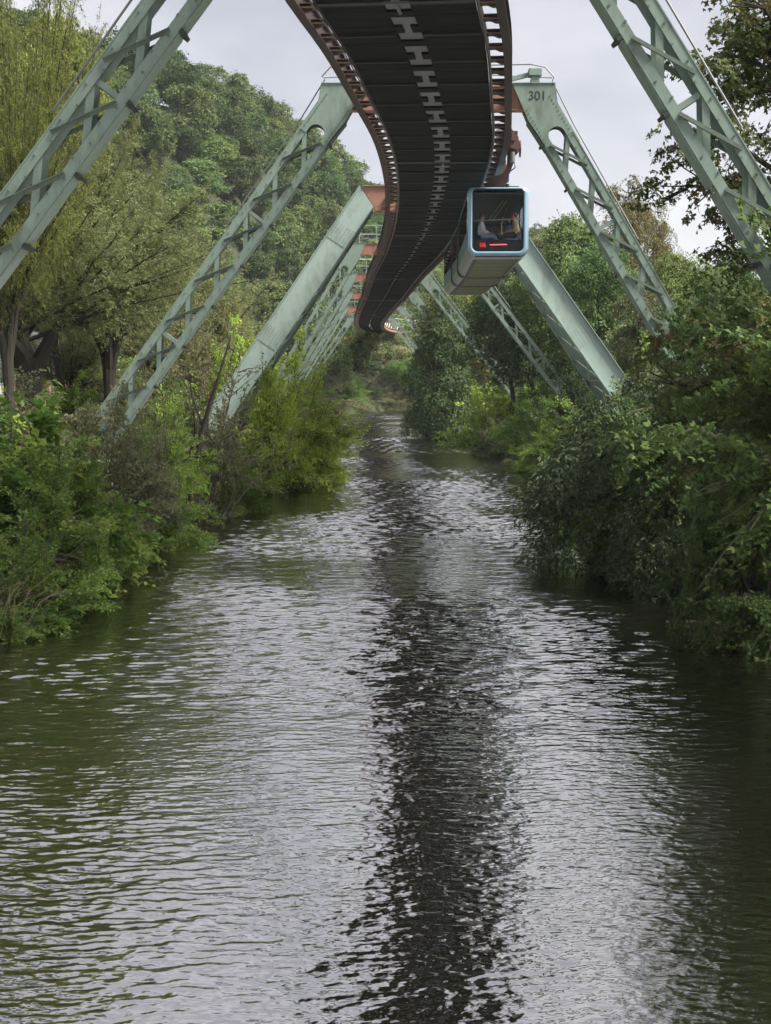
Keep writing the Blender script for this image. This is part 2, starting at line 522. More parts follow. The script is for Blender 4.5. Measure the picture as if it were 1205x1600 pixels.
X, Y = np.meshgrid(gx, gy)
Z = ground(X, Y)
rngn = np.random.default_rng(3)
Z = Z + np.where(Z > 0.2, rngn.normal(0, 0.08, Z.shape), 0)
nx, ny = len(gx), len(gy)
me = bpy.data.meshes.new('ground')
idx = np.arange(nx * ny).reshape(ny, nx)
fs = np.stack([idx[:-1, :-1], idx[:-1, 1:], idx[1:, 1:], idx[1:, :-1]], -1).reshape(-1, 4)
me.from_pydata(np.stack([X, Y, Z], -1).reshape(-1, 3).tolist(), [], fs.tolist())
tag(link('ground', me, GROUND, smooth=True), kind='structure')

def river_mesh():
    """rippled sheet where the water is near enough to show its waves, flat strips behind the camera and past the bend"""
    r_ = np.random.default_rng(8)
    ys = np.concatenate([np.arange(9, 20, 0.025), np.arange(20, 40, 0.042), np.arange(40, 100, 0.065), np.arange(100, 238, 0.3)])
    dys = np.interp(ys, [6, 20, 20.1, 40, 40.1, 100, 100.1, 238], [0.025, 0.025, 0.042, 0.042, 0.065, 0.065, 0.3, 0.3])
    us = np.linspace(-1, 1, 196)
    half = np.minimum(11.5, 2.0 + 0.34 * ys)
    dxs = half * 2 / 195
    cx = np.interp(ys, RIV[:, 1][:10], RIV[:, 0][:10])
    Xg = cx[:, None] + us[None, :] * half[:, None]
    Yg = np.repeat(ys[:, None], len(us), 1)
    Zg = np.zeros_like(Xg)
    N = 90
    comp, tot = [], np.zeros(len(ys))
    for i in range(N):
        lam = 0.09 * (0.33 / 0.09) ** r_.random() if i < 66 else 0.33 * (1.4 / 0.33) ** r_.random()
        th_ = r_.normal(0, 0.75)
        k = 2 * PI / lam
        kx, ky = k * math.sin(th_), k * math.cos(th_)
        slope = 1.0 if i < 66 else 0.35
        fade = np.clip((lam / dys - 2.4) / 1.6, 0, 1) * np.clip((lam / (abs(math.sin(th_)) + 0.05) / dxs - 2.4) / 1.6, 0, 1)
        tot += (slope * fade) ** 2 / 2
        comp.append((kx, ky, slope / k, fade, r_.uniform(0, 6.28)))
    for kx, ky, am, fade, ph in comp:
        Zg += (am * fade * WAVE_SLOPE / np.sqrt(tot + 1e-6))[:, None] * np.sin(kx * Xg + ky * Yg + ph)
    patch = np.zeros_like(Xg)
    for i in range(14):
        k = 2 * PI / r_.uniform(5, 22)
        th_ = r_.uniform(0, PI)
        patch += np.sin(k * math.cos(th_) * Xg + k * 0.6 * math.sin(th_) * Yg + r_.uniform(0, 6.28))
    calm = np.clip((np.abs(Xg - cx[:, None]) - 5.5) / 3.5, 0, 1)
    amp = np.clip(0.95 + 0.17 * patch, 0.35, 1.6) * (1 - 0.6 * calm)
    Zg *= amp
    ny_, nx_ = Xg.shape
    V = np.stack([Xg, Yg, Zg], -1).reshape(-1, 3)
    id_ = np.arange(nx_ * ny_, dtype=np.int32).reshape(ny_, nx_)
    Fq = np.stack([id_[:-1, :-1], id_[:-1, 1:], id_[1:, 1:], id_[1:, :-1]], -1).reshape(-1, 4)
    # flat strips
    xv, xf = [], []
    def strip(P):
        P = [Vector((a, b, -0.09)) for a, b in P]
        n0 = len(V) + len(xv)
        for i, p in enumerate(P):
            d = (P[min(i + 1, len(P) - 1)] - P[max(i - 1, 0)]).normalized()
            nrm = Vector((d.y, -d.x, 0))
            xv.append(tuple(p - nrm * 11.5)); xv.append(tuple(p + nrm * 11.5))
        for i in range(len(P) - 1):
            q = n0 + 2 * i
            xf.append((q, q + 1, q + 3, q + 2))
    strip([tuple(q) for q in RIV])
    V = np.concatenate([V, np.array(xv)])
    Fq = np.concatenate([Fq, np.array(xf, np.int32)])
    me = bpy.data.meshes.new('river')
    me.vertices.add(len(V))
    me.vertices.foreach_set('co', V.astype(np.float32).ravel())
    me.loops.add(len(Fq) * 4)
    me.loops.foreach_set('vertex_index', Fq.astype(np.int32).ravel())
    me.polygons.add(len(Fq))
    me.polygons.foreach_set('loop_start', np.arange(0, len(Fq) * 4, 4, dtype=np.int32))
    me.update(calc_edges=True)
    return me
WAVE_SLOPE = 0.14
tag(link('river', river_mesh(), WATER, smooth=True), kind='structure')

# ------------------------------------------------------------------ track girder
HG = CAM_Z + 7.6                                # underside of the girder
TRK = np.array([(-4.6, -40), (-3.1, -15), (-2.3, 0), (-1.7, 10), (-0.85, 20), (0.2, 31), (0.72, 35.5), (1.28, 42), (1.8, 48.6), (2.12, 57), (2.22, 66), (2.18, 75),
                (1.68, 94.5), (0.88, 114), (0.0, 143), (-1.3, 180), (-2.35, 222), (-2.2, 240), (-1.0, 257), (2.5, 272), (9, 283), (19, 291), (34, 297), (60, 304), (90, 309)], float)
def catmull(P, step):
    out = []
    for i in range(len(P) - 1):
        p0, p1, p2, p3 = P[max(i - 1, 0)], P[i], P[i + 1], P[min(i + 2, len(P) - 1)]
        ln = np.hypot(*(p2 - p1))
        t0, t3 = np.hypot(*(p1 - p0)) or ln, np.hypot(*(p3 - p2)) or ln
        m1 = ((p1 - p0) / t0 + (p2 - p1) / ln) / 2 * ln
        m2 = ((p2 - p1) / ln + (p3 - p2) / t3) / 2 * ln
        k = max(2, int(ln / step))
        for t in np.arange(k) / k:
            out.append((2 * t**3 - 3 * t**2 + 1) * p1 + (t**3 - 2 * t**2 + t) * m1 + (-2 * t**3 + 3 * t**2) * p2 + (t**3 - t**2) * m2)
    out.append(P[-1])
    return np.array(out)
TC = catmull(TRK, 0.5)
SEG = np.hypot(*np.diff(TC, axis=0).T)
ARC = np.concatenate([[0], np.cumsum(SEG)])
S0 = float(np.interp(0, TC[:, 1], ARC))          # arc length where the track passes over the camera
def trk(s):
    """centre point, forward and right-hand unit vectors of the track, s metres past the camera"""
    a = s + S0
    x, y = np.interp(a, ARC, TC[:, 0]), np.interp(a, ARC, TC[:, 1])
    x2, y2 = np.interp(a + 0.6, ARC, TC[:, 0]), np.interp(a + 0.6, ARC, TC[:, 1])
    x1, y1 = np.interp(a - 0.6, ARC, TC[:, 0]), np.interp(a - 0.6, ARC, TC[:, 1])
    d = Vector((x2 - x1, y2 - y1, 0)).normalized()
    return Vector((x, y, 0)), d, Vector((d.y, -d.x, 0))
def s_of_y(y):
    return float(np.interp(y, TC[:, 1], ARC)) - S0
S_A, S_B = float(ARC[0]) - S0 + 1, float(ARC[-1]) - S0 - 1
def sweep(prof, s0=S_A, s1=S_B, step=1.4, cap=True):
    """section prof = [(right, up)] swept along the track"""
    rings = []
    k = int((s1 - s0) / step)
    for i in range(k + 1):
        c, d, r = trk(s0 + (s1 - s0) * i / k)
        rings.append([c + r * a + Vector((0, 0, HG + b)) for a, b in prof])
    return MB().loft(rings, True, cap)

gb, _, _ = trk(20)
girder = thing('track_girder', (gb.x, gb.y, HG), 'dark brown curving suspension railway girder hanging over the middle of the river', 'railway girder')
HW = 2.22
for sg in (-1, 1):
    # edge beam: an I section, bottom flange, web, top flange
    def ibeam(c, w_, h, t, z0):
        return [(c - w_ / 2, z0), (c + w_ / 2, z0), (c + w_ / 2, z0 + t), (c + t / 2, z0 + t), (c + t / 2, z0 + h - t), (c + w_ / 2, z0 + h - t), (c + w_ / 2, z0 + h),
                (c - w_ / 2, z0 + h), (c - w_ / 2, z0 + h - t), (c - t / 2, z0 + h - t), (c - t / 2, z0 + t), (c - w_ / 2, z0 + t)]
    eb = part('edge_beam', sweep(ibeam(sg * (HW - 0.10), 0.2, 0.5, 0.03, 0.0)), BROWN, girder)
    part('running_rail', sweep([(sg * (HW - 0.12) + a, 0.502 + b) for a, b in ((-0.06, 0), (0.06, 0), (0.035, 0.07), (-0.035, 0.07))]), RAILM, eb)
    part('cable_pipe', sweep([(sg * 1.69 + 0.02 * math.cos(t), -0.04 + 0.02 * math.sin(t)) for t in np.arange(6) * PI / 3]), GALV, girder)
    part('inner_stringer', sweep([(sg * 1.66 + a, b) for a, b in ((-0.03, 0.02), (0.03, 0.02), (0.03, 0.26), (-0.03, 0.26))]), BROWN, girder)
    part('upper_chord', sweep([(sg * 1.45 + a, b) for a, b in ((-0.09, 1.75), (0.09, 1.75), (0.09, 1.95), (-0.09, 1.95))], s0=215), RUST, girder)
    part('walkway_rail', sweep([(sg * 1.45 + a, b) for a, b in ((-0.03, 2.6), (0.03, 2.6), (0.03, 2.66), (-0.03, 2.66))], s0=215), WHITEP, girder)
    part('outer_fascia', sweep([(sg * (HW - 0.02) + a, b) for a, b in ((0.03, 0.02), (0.05, 0.02), (0.05, 0.34), (0.03, 0.34))], s0=225), RUST, girder)
    k = 0
    for s in np.arange(218, S_B - 2, 2.8):
        c, d, r = trk(s)
        c2, d2, r2 = trk(s + 2.8)
        z0, z1 = Vector((0, 0, HG + 0.45)), Vector((0, 0, HG + 1.8))
        part('truss_post', MB().bar(c + r * sg * 1.5 + z0, c + r * sg * 1.45 + z1, 0.1, 0.1, d), RUST, girder)
        part('truss_diagonal', MB().bar(c + r * sg * 1.5 + z0, c2 + r2 * sg * 1.45 + z1, 0.08, 0.06, r), WHITEP, girder)
# cross ties between edge beam and stringer: one piece each while they can be told apart
TSP = 1.4
far_ties = MB()
tie_mesh = {}
for i, s in enumerate(np.arange(S_A + 1, S_B - 1, TSP)):
    c, d, r = trk(s)
    for sg in (-1, 1):
        if -8 < s < 185:
            if sg not in tie_mesh:
                mb = MB()
                mb.box(1.62, 2.12, -0.14, 0.14, 0.10, 0.13)
                mb.box(1.62, 2.12, -0.02, 0.02, 0.13, 0.20)
                mb.box(1.62, 2.12, -0.10, 0.10, 0.20, 0.22)
                mb.prism([(1.95, 0.03), (2.11, 0.03), (2.11, 0.098), (1.80, 0.098)], -0.05, 0.05, (0, 0, 0), (1, 0, 0), (0, 0, 1), (0, 1, 0))
                tie_mesh[sg] = mb.mesh('cross_tie')
            o = link('cross_tie', tie_mesh[sg], TIE, girder)
            o.location = c - Vector(girder.location) + Vector((0, 0, HG))
            o.rotation_euler = (0, 0, math.atan2(r.y, r.x) + (PI if sg < 0 else 0))
        else:
            q = c + Vector((0, 0, HG + 0.17))
            far_ties.bar(q + r * sg * 1.62, q + r * sg * 2.12, 0.28, 0.12, d)
tag(part('far_cross_ties', far_ties, TIE, girder), kind='stuff')
# deck planks of the underside, with I-shaped openings down the middle that are covered by open grating
planks = MB()
PER = 2.8
OPEN = 0.27
rg = random.Random(5)
def quadpatch(mb, s0, s1, a0, a1, z0, z1):
    (c, d, r), (c2, d2, r2) = trk(s0), trk(s1)
    v = [c + r * a0, c + r * a1, c2 + r2 * a1, c2 + r2 * a0]
    lo = [p + Vector((0, 0, HG + z0)) for p in v]
    hi = [p + Vector((0, 0, HG + z1)) for p in v]
    mb.add(lo + hi, [(3, 2, 1, 0), (4, 5, 6, 7), (0, 1, 5, 4), (1, 2, 6, 5), (2, 3, 7, 6), (3, 0, 4, 7)])
s = S_A + 1
while s < S_B - 2:
    wd = 0.233
    for a0, a1 in ((-1.62, -OPEN), (OPEN, 1.62)):
        j = rg.uniform(-0.006, 0.006)
        quadpatch(planks, s + 0.008, s + wd - 0.008, a0, a1, j, 0.055)
    s += wd
tag(part('deck_planks', planks, DECK, girder), kind='stuff')
for s in np.arange(S_A + 3.0, 190, 2.8):
    c, d, r = trk(s)
    q = c + Vector((0, 0, HG - 0.028))
    part('deck_rib', MB().bar(q - r * 1.6, q - r * 0.3, 0.09, 0.05, d).bar(q + r * 0.3, q + r * 1.6, 0.09, 0.05, d), DECKRIB, girder)
centre = MB()
s = S_A + 1
joints = [8, 31, 53.6, 81, 117, 150, 185]
while s < S_B - 4:
    # one period: gap, bar, narrow stem, bar
    g0, b1, st, b2 = s + 0.5, s + 1.35, s + 1.95, s + 2.8
    for q0, q1, a0, a1 in ((s, g0, -OPEN + 0.002, OPEN - 0.002), (b1, st, -OPEN + 0.002, -0.09), (b1, st, 0.09, OPEN - 0.002)):
        if -10 < s < 200:
            mb = MB()
            quadpatch(mb, q0, q1, a0, a1, 0.002, 0.055)
            part('centre_board', mb, DECK, girder)
        else:
            quadpatch(centre, q0, q1, a0, a1, 0.002, 0.055)
    if s > -10 and s < 200:
        mb = MB()
        quadpatch(mb, g0 - 0.02, b2 + 0.02, -OPEN - 0.02, OPEN + 0.02, 0.058, 0.066)
        part('walkway_grating', mb, GRATE, girder)
    s += PER
tag(part('far_centre_boards', centre, DECK, girder), kind='stuff')
for sj in joints:
    c, d, r = trk(s_of_y(sj))
    q = c + Vector((0, 0, HG - 0.03))
    part('joint_strip', MB().bar(q - r * 1.6, q + r * 1.6, 0.05, 0.04, d), GALV, girder)
    part('joint_bracket', MB().bar(q + r * 0.02 + d * 0.02 - Vector((0, 0, 0.02)), q + r * 0.02 + d * 0.9, 0.07, 0.03, r), GALV, girder)

# ------------------------------------------------------------------ supports
def text_mesh(txt, size, depth=0.004):
    cu = bpy.data.curves.new('t', 'FONT')
    cu.body = txt
    cu.size = size
    cu.extrude = depth
    cu.align_x = 'CENTER'
    o = bpy.data.objects.new('t', cu)
    C.objects.link(o)
    bpy.context.view_layer.update()
    m = bpy.data.meshes.new_from_object(o.evaluated_get(bpy.context.evaluated_depsgraph_get()))
    bpy.data.objects.remove(o, do_unlink=True)
    return m

YV = Vector((0, 1, 0))
def lattice_leg(root, top, bot, sg, W=0.9, D=0.5, detail=2, cutz=None, number=None, gus=1.25):
    """one inclined box-lattice leg; sg = -1 for the left one. Chords, then braces, gusset, bolts"""
    T, B = Vector(top), Vector(bot)
    u = (B - T).normalized()                       # down the leg
    nrm = YV.cross(u) if sg > 0 else u.cross(YV)   # in the plane of the support, outwards and up
    nrm.normalize()
    if nrm.z < 0: nrm = -nrm
    Ln = (B - T).length
    cw, th = 0.2 * W / 0.9, 0.022
    ch = MB()
    for e in (-1, 1):
        for fy in (-1, 1):
            c = nrm * e * (W / 2 - cw / 2) + YV * fy * (D / 2 - th / 2)
            ch.bar(T + c + u * gus * 0.9, B + c, cw, th, nrm)
            c2 = nrm * e * (W / 2 + th / 2 + 0.001) + YV * fy * (D / 2 - 0.07)
            ch.bar(T + c2 + u * 0.2, B + c2, 0.17, th, YV)
    leg = part('leg', ch, GREEN, root)
    per = 1.45
    k = int((Ln - gus) / per)
    inn = W / 2 - cw
    for i in range(k + 1):
        t0 = gus + i * per
        for fy in (-1, 1):
            if detail < 2 and fy > 0 and i % 2: continue
            yy = YV * fy * (D / 2 + 0.018)
            yi = YV * fy * (D / 2 - 0.045)
            a0 = T + u * (t0 + 0.10) - nrm * (inn + 0.06) + yy
            a1 = T + u * min(t0 + 1.15, Ln) + nrm * (inn + 0.10) + yy
            b0 = T + u * min(t0 + 0.12, Ln) + nrm * (inn + 0.05) + yi
            b1 = T + u * min(t0 + 1.02, Ln) - nrm * (inn + 0.08) + yi
            mb = MB().bar(a0, a1, 0.075, 0.014, YV.cross(a1 - a0))
            if detail >= 2:
                e_ = YV.cross((a1 - a0).normalized()) * 0.03
                mb.bar(a0 + e_ + YV * fy * 0.03, a1 + e_ + YV * fy * 0.03, 0.014, 0.055, YV.cross(a1 - a0))
            part('diagonal_brace', mb, GREEN_D, leg)
            part('vertical_post', MB().bar(b0, b1, 0.13, 0.016, YV.cross(b1 - b0)), GREEN, leg)
        # plate on the inner, lower side between two joints, and the splice that sticks out at the joint
        if detail >= 1:
            p0, p1 = T + u * (t0 + 0.06) - nrm * (W / 2 + 0.035), T + u * min(t0 + per - 0.05, Ln) - nrm * (W / 2 + 0.035)
            if (p1 - p0).dot(u) > 0.2:
                part('inner_plate', MB().bar(p0, p1, D * 0.98, 0.016, YV), GREEN, leg)
            q = T + u * t0 - nrm * (W / 2 + 0.07)
            part('splice_plate', MB().bar(q - YV * D * 0.53, q + YV * D * 0.53, 0.07, 0.10, u), INK if detail > 1 else GREEN_D, leg)
        if i % 3 == 2:
            q = T + u * (t0 + 0.02)
            part('cross_strut', MB().bar(q - nrm * inn, q + nrm * inn, 0.10, D * 0.8, u), GREEN, leg)
    # gusset head with an arched lower edge
    ex, ez = nrm, -u
    arc = [((inn) * math.cos(a), -gus * 0.96 + (inn) * 0.95 * math.sin(a)) for a in np.linspace(0, PI, 9)]
    low = [(W / 2, -gus - 0.12), (inn, -gus - 0.12)] + arc + [(-inn, -gus - 0.12), (-W / 2, -gus - 0.12)]
    # head cut level at cutz
    def cut(n_):
        base = T + nrm * n_
        return (cutz - base.z) / (-u.z)
    tops = [(-W / 2 + 0.08, cut(-W / 2 + 0.08)), (W / 2 + 0.26, cut(W / 2 + 0.26))] if cutz else [(-W / 2, 0.3), (W / 2, 0.3)]
    side = [(-W / 2 - 0.06, -0.45)]
    poly = low + side + tops + [(W / 2 + 0.02, -0.5)]
    for fy in (-1, 1):
        gp = MB()
        y0 = fy * (D / 2 + 0.004)
        gp.prism(poly, min(y0, y0 + fy * 0.02), max(y0, y0 + fy * 0.02), T, ex, ez, YV)
        gu = part('gusset_plate', gp, GREEN, leg)
    hd = MB()
    pa, pb = tops
    hd.bar(T + ex * pa[0] + ez * pa[1] + Vector((0, 0, 0.013)), T + ex * pb[0] + ez * pb[1] + Vector((0, 0, 0.013)), D + 0.12, 0.024, YV)
    part('head_plate', hd, GREEN, leg)
    part('outer_flange', MB().bar(T + ex * (W / 2 + 0.04) + ez * (pb[1] - 0.1), T + ex * (W / 2 + 0.04) + u * 1.7, D * 0.9, 0.026, YV), GREEN, leg)
    part('inner_flange', MB().bar(T + ex * (side[0][0] - 0.03) + ez * side[0][1], T - ex * (W / 2 + 0.045) + u * 1.45, D * 0.9, 0.03, YV), GREEN_D, leg)
    if number:
        tm = text_mesh(number, 0.36)
        o = link('stencilled_number', tm, INK, leg)
        p = T + ex * 0.02 + ez * (cut(0) - 0.55) - YV * (D / 2 + 0.032) + Vector((0.0, 0, 0))
        o.location = p - Vector(ORG[root.name])
        o.rotation_euler = (PI / 2, 0, 0)
    if detail >= 2:
        bl = MB()
        for e in (-1, 1):
            t = gus + 0.2
            j = 0
            while t < Ln - 0.1:
                c = T + u * t + nrm * e * (W / 2 - 0.06 - 0.09 * (j % 2)) - YV * (D / 2 + 0.006)
                bl.bar(c, c - YV * 0.022, 0.034, 0.034, nrm)
                t += 0.36
                j += 1
        for a in np.arange(0.15, 1.3, 0.12):
            for e in (-1, 1):
                c = T + u * a + nrm * e * (W / 2 - 0.05) - YV * (D / 2 + 0.026)
                bl.bar(c, c - YV * 0.018, 0.03, 0.03, nrm)
        tag(part('bolt_heads', bl, BOLT, leg), kind='stuff')
    # concrete footing on the bank
    f = MB()
    gz = float(ground(B.x, B.y))
    f.box(B.x - 0.9, B.x + 0.9, B.y - 0.8, B.y + 0.8, min(gz, B.z) - 1.2, B.z + 0.05)
    bevel(part('concrete_footing', f, CONC, root), 0.04)
    return leg, T, u, nrm

def crossbeam(root, y, xl, xr, zlo, zhi, D=0.42):
    cx_ = trk(s_of_y(y))[0].x
    crossbeam_half(root, y, xl, cx_ - 0.5, zlo, zhi, D)
    return crossbeam_half(root, y, cx_ + 0.5, xr, zlo, zhi, D)
def crossbeam_half(root, y, xl, xr, zlo, zhi, D=0.42):
    mb = MB()
    c = y
    mb.box(xl, xr, c - D / 2, c + D / 2, zlo, zlo + 0.03)
    mb.box(xl, xr, c - D / 2, c + D / 2, zhi - 0.03, zhi)
    mb.box(xl, xr, c - D / 2 + 0.06, c - D / 2 + 0.085, zlo + 0.03, zhi - 0.03)
    mb.box(xl, xr, c + D / 2 - 0.085, c + D / 2 - 0.06, zlo + 0.03, zhi - 0.03)
    return part('crossbeam', mb, RUST, root)

def pipe_rail(root, pts, r=0.022, name='ladder_handrail', mat=GALV):
    return part(name, MB().tube(pts, r, 6), mat, root)

SUP = [  # depth, left top (x, z above camera), left slope, right top, right slope
    dict(y=25.0, lt=(-2.02, 8.0), ls=0.765, rt=(2.72, 8.0), rs=0.645, label='nearest green lattice support, its two legs cut off by the top of the picture', detail=2),
    dict(y=44.0, lt=(-1.30, 8.0), ls=0.735, rt=(4.34, 8.0), rs=0.605, label='green lattice support with the number 301 stencilled on its right head', detail=2, number='301'),
    dict(y=95.0, lt=(-1.85, 8.0), ls=0.58, rt=(4.4, 8.0), rs=0.775, label='lattice support just behind the solid one, right leg passing under the train', detail=1),
    dict(y=122.0, lt=(-2.85, 8.0), ls=0.6, rt=(3.15, 8.0), rs=0.80, label='lattice support whose right leg stands behind the lime green shrubs', detail=1),
    dict(y=149.0, lt=(-3.75, 8.0), ls=0.62, rt=(2.7, 8.0), rs=0.80, label='lattice support, third behind the solid one on the left', detail=0),
    dict(y=180.0, lt=(-5.0, 8.0), ls=0.62, rt=(1.9, 8.0), rs=0.80, label='lattice support, fourth behind the solid one on the left', detail=0),
    dict(y=214.0, lt=(-5.0, 8.0), ls=0.70, rt=(0.9, 8.0), rs=0.80, label='small distant lattice support where the girder begins to bend', detail=0),
]
for q in SUP:
    y = q['y']
    zt = CAM_Z + q['lt'][1]
    cx, _, _ = trk(s_of_y(y))
    root = thing('lattice_support', (cx.x, y, 3.0), q['label'], 'railway support', 'green lattice supports straddling the river')
    foot = 3.0
    legs = []
    cutz = zt + 0.42
    for sg, (tx, tz), sl_ in ((-1, q['lt'], q['ls']), (1, q['rt'], q['rs'])):
        top = (tx, y, CAM_Z + tz)
        bot = (tx + sg * sl_ * (zt - foot), y, foot)
        legs.append(lattice_leg(root, top, bot, sg, W=0.74 if y < 30 else (0.88 if q['detail'] == 2 else 0.8), D=0.52, detail=q['detail'], cutz=cutz, number=q.get('number') if sg > 0 else None,
                                gus=1.25 if q['detail'] == 2 else 1.5))
    crossbeam(root, y, q['lt'][0] + 0.15, q['rt'][0] - 0.15, HG + 0.08, HG + 0.78)
    for (leg, T, u, nrm), sg in zip(legs, (-1, 1)):
        base = T + nrm * 0.62
        # hooped handrail rising from the outer flange and running down the leg
        pts = [base + u * 5.0 - nrm * 0.06, base + u * 1.2, base - u * 0.2 + nrm * 0.1]
        hoop = Vector((T.x, y, cutz))
        pts += [hoop + Vector((sg * 0.55, 0, 0.25)), hoop + Vector((sg * 0.30, 0, 0.52)), hoop + Vector((-sg * 0.1, 0, 0.6)), hoop + Vector((-sg * 1.3, 0, 0.58))]
        pipe_rail(root, pts)
        part('handrail_post', MB().tube([hoop + Vector((-sg * 0.75, 0, 0.0)), hoop + Vector((-sg * 0.75, 0, 0.58))], 0.025), GALV, root)
        part('knee_rail', MB().tube([hoop + Vector((-sg * 1.3, 0.02, 0.3)), hoop + Vector((sg * 0.5, 0.02, 0.22))], 0.016), GALV, root)
        if q.get('number') and sg > 0:
            hx = hoop + Vector((0.0, 0, 0.024))
            p = MB()
            p.prism([(-0.16, 0), (0.16, 0), (0.11, 0.22), (-0.11, 0.22)], -0.14, 0.14, hx, (1, 0, 0), (0, 0, 1), YV)
            p.box(hx.x - 0.19, hx.x + 0.19, y - 0.2, y + 0.2, hx.z + 0.222, hx.z + 0.44)
            hb = bevel(part('bearing_head', p, GREEN, root), 0.02)
            part('bearing_arm', MB().bar(hx + Vector((-0.1, 0, 0.3)), hx + Vector((-1.2, 0, 0.02)), 0.14, 0.12, YV), GREEN, hb)
    if q['y'] > 80:
        # inspection walkway railings on the crossbeam
        zt_ = HG + 0.78
        for zz in (0.55, 1.1):
            part('walkway_rail', MB().bar((q['lt'][0] - 0.3, y - 0.3, zt_ + zz), (cx.x - 1.2, y - 0.3, zt_ + zz), 0.05, 0.05, YV), GREEN_L if zz < 1 or q['y'] < 100 else WHITEP, root)
        for k_ in range(2):
            xx = q['lt'][0] + 0.2 + k_ * 1.1
            part('railing_post', MB().bar((xx, y - 0.3, zt_), (xx, y - 0.3, zt_ + 1.14), 0.05, 0.05, YV), GREEN_L, root)

# the solid-webbed anchor support, two splayed frames joined by lattice
yA = 68.0
anchor = thing('anchor_support', (2.2, yA, 3.0), 'pale green support with solid plate legs between the 301 support and the train', 'railway support')
def solid_leg(sg, tx, slope, ztop, W):
    foot = 2.8
    res = []
    tops, bots = [], []
    for j, (dy0, dy1) in enumerate(((0.0, -0.8), (1.5, 5.6))):
        T = Vector((tx, yA + dy0, ztop))
        B = Vector((tx + sg * slope * (ztop - foot), yA + dy1, foot))
        u = (B - T).normalized()
        nrm = Vector((sg, 0, 0)) - u * u.x * sg
        nrm.normalize()
        D = 0.36
        mb = MB()
        tcut = W * 0.5
        side = nrm
        by = u.cross(nrm)
        if by.y < 0: by = -by
        zlo = ztop - 0.9
        def on(e, z):
            q = T + nrm * e
            return q + u * ((z - q.z) / u.z)
        o_t, i_t = on(W / 2, ztop), on(-W / 2, zlo)
        o_b, i_b = B + nrm * W / 2, B - nrm * W / 2
        for yo, tk in ((0.0, 0.03), (D * 0.6, 0.025)):
            v = [p + by * (yo + e * tk) for e in (-0.5, 0.5) for p in (o_t, o_b, i_b, i_t)]
            mb.add(v, [(0, 1, 2, 3), (7, 6, 5, 4), (0, 4, 5, 1), (1, 5, 6, 2), (2, 6, 7, 3), (3, 7, 4, 0)])
        mb.bar(o_t + nrm * 0.014, o_b + nrm * 0.014, D, 0.024, by)
        mb.bar(i_t - nrm * 0.014, i_b - nrm * 0.014, D, 0.024, by)
        leg = part('leg', mb, GREEN_L if j == 0 else GREEN, anchor)
        tops.append(T - nrm * W * 0.5); bots.append(B - nrm * W * 0.5)
        res.append((leg, T, B, u, nrm, by))
        f = MB()
        f.box(B.x - 0.9, B.x + 0.9, B.y - 0.7, B.y + 0.7, foot - 2.0, foot + 0.06)
        bevel(part('concrete_footing', f, CONC, anchor), 0.04)
    leg, T, B, u, nrm, by = res[0]
    for t0 in (2.6, 8.2):
        q = T + u * t0 - by * 0.026
        sp = part('splice_plate', MB().bar(q - u * 0.45, q + u * 0.45, W * 0.92, 0.014, nrm), GREEN_L, leg)
        bl = MB()
        for a_ in np.arange(-0.38, 0.4, 0.11):
            for e_ in (-0.38, -0.24, -0.1, 0.1, 0.24, 0.38):
                c_ = q + u * a_ + nrm * e_ * W - by * 0.007
                bl.bar(c_, c_ - by * 0.016, 0.03, 0.03, nrm)
        tag(part('bolt_heads', bl, BOLT, sp), kind='stuff')
    # lattice between the two legs
    n = 9
    for i in range(n):
        a = 0.10 + 0.86 * i / n
        b = 0.10 + 0.86 * (i + 1) / n
        P = [tops[0].lerp(bots[0], a), tops[1].lerp(bots[1], a), tops[0].lerp(bots[0], b), tops[1].lerp(bots[1], b)]
        sd = res[0][4]
        off = sd * 0.08
        part('lattice_bar', MB().bar(P[0] + off + YV * 0.2, P[3] + off - YV * 0.05, 0.12, 0.03, YV.cross(sd)), GREEN, anchor)
        part('lattice_bar', MB().bar(P[1] + off * 1.6 - YV * 0.05, P[2] + off * 1.6 + YV * 0.2, 0.12, 0.03, YV.cross(sd)), GREEN, anchor)
        if i in (0, 1, 2, 7):
            part('batten_plate', MB().bar(P[0] + off + YV * 0.2, P[1] + off - YV * 0.05, 0.55 if i < 3 else 0.3, 0.03, res[0][3]), GREEN if i < 3 else GREEN_D, anchor)
    return res
za = HG + 0.95
solid_leg(-1, -0.55, 0.68, za, 1.0)
solid_leg(1, 4.2, 0.705, za, 1.0)
for sg, tx in ((-1, -0.55), (1, 4.2)):
    cx_ = trk(s_of_y(yA))[0].x + sg * 0.5
    part('crossbeam', MB().prism([(tx + sg * 0.56, za - 0.004), (tx - sg * 0.03, za - 0.89), (cx_, za - 0.89), (cx_, za - 0.004)], 0.0, 0.24, (0, yA, 0), (1, 0, 0), (0, 0, 1), YV), RUST, anchor)
    part('crossbeam_flange', MB().bar((tx + sg * 0.5, yA + 0.1, za + 0.014), (cx_, yA + 0.1, za + 0.014), 0.42, 0.03, YV), RUST, anchor)
cb2 = crossbeam(anchor, yA + 1.5, -0.5, 4.2, HG + 0.02, HG + 0.6, D=0.4)

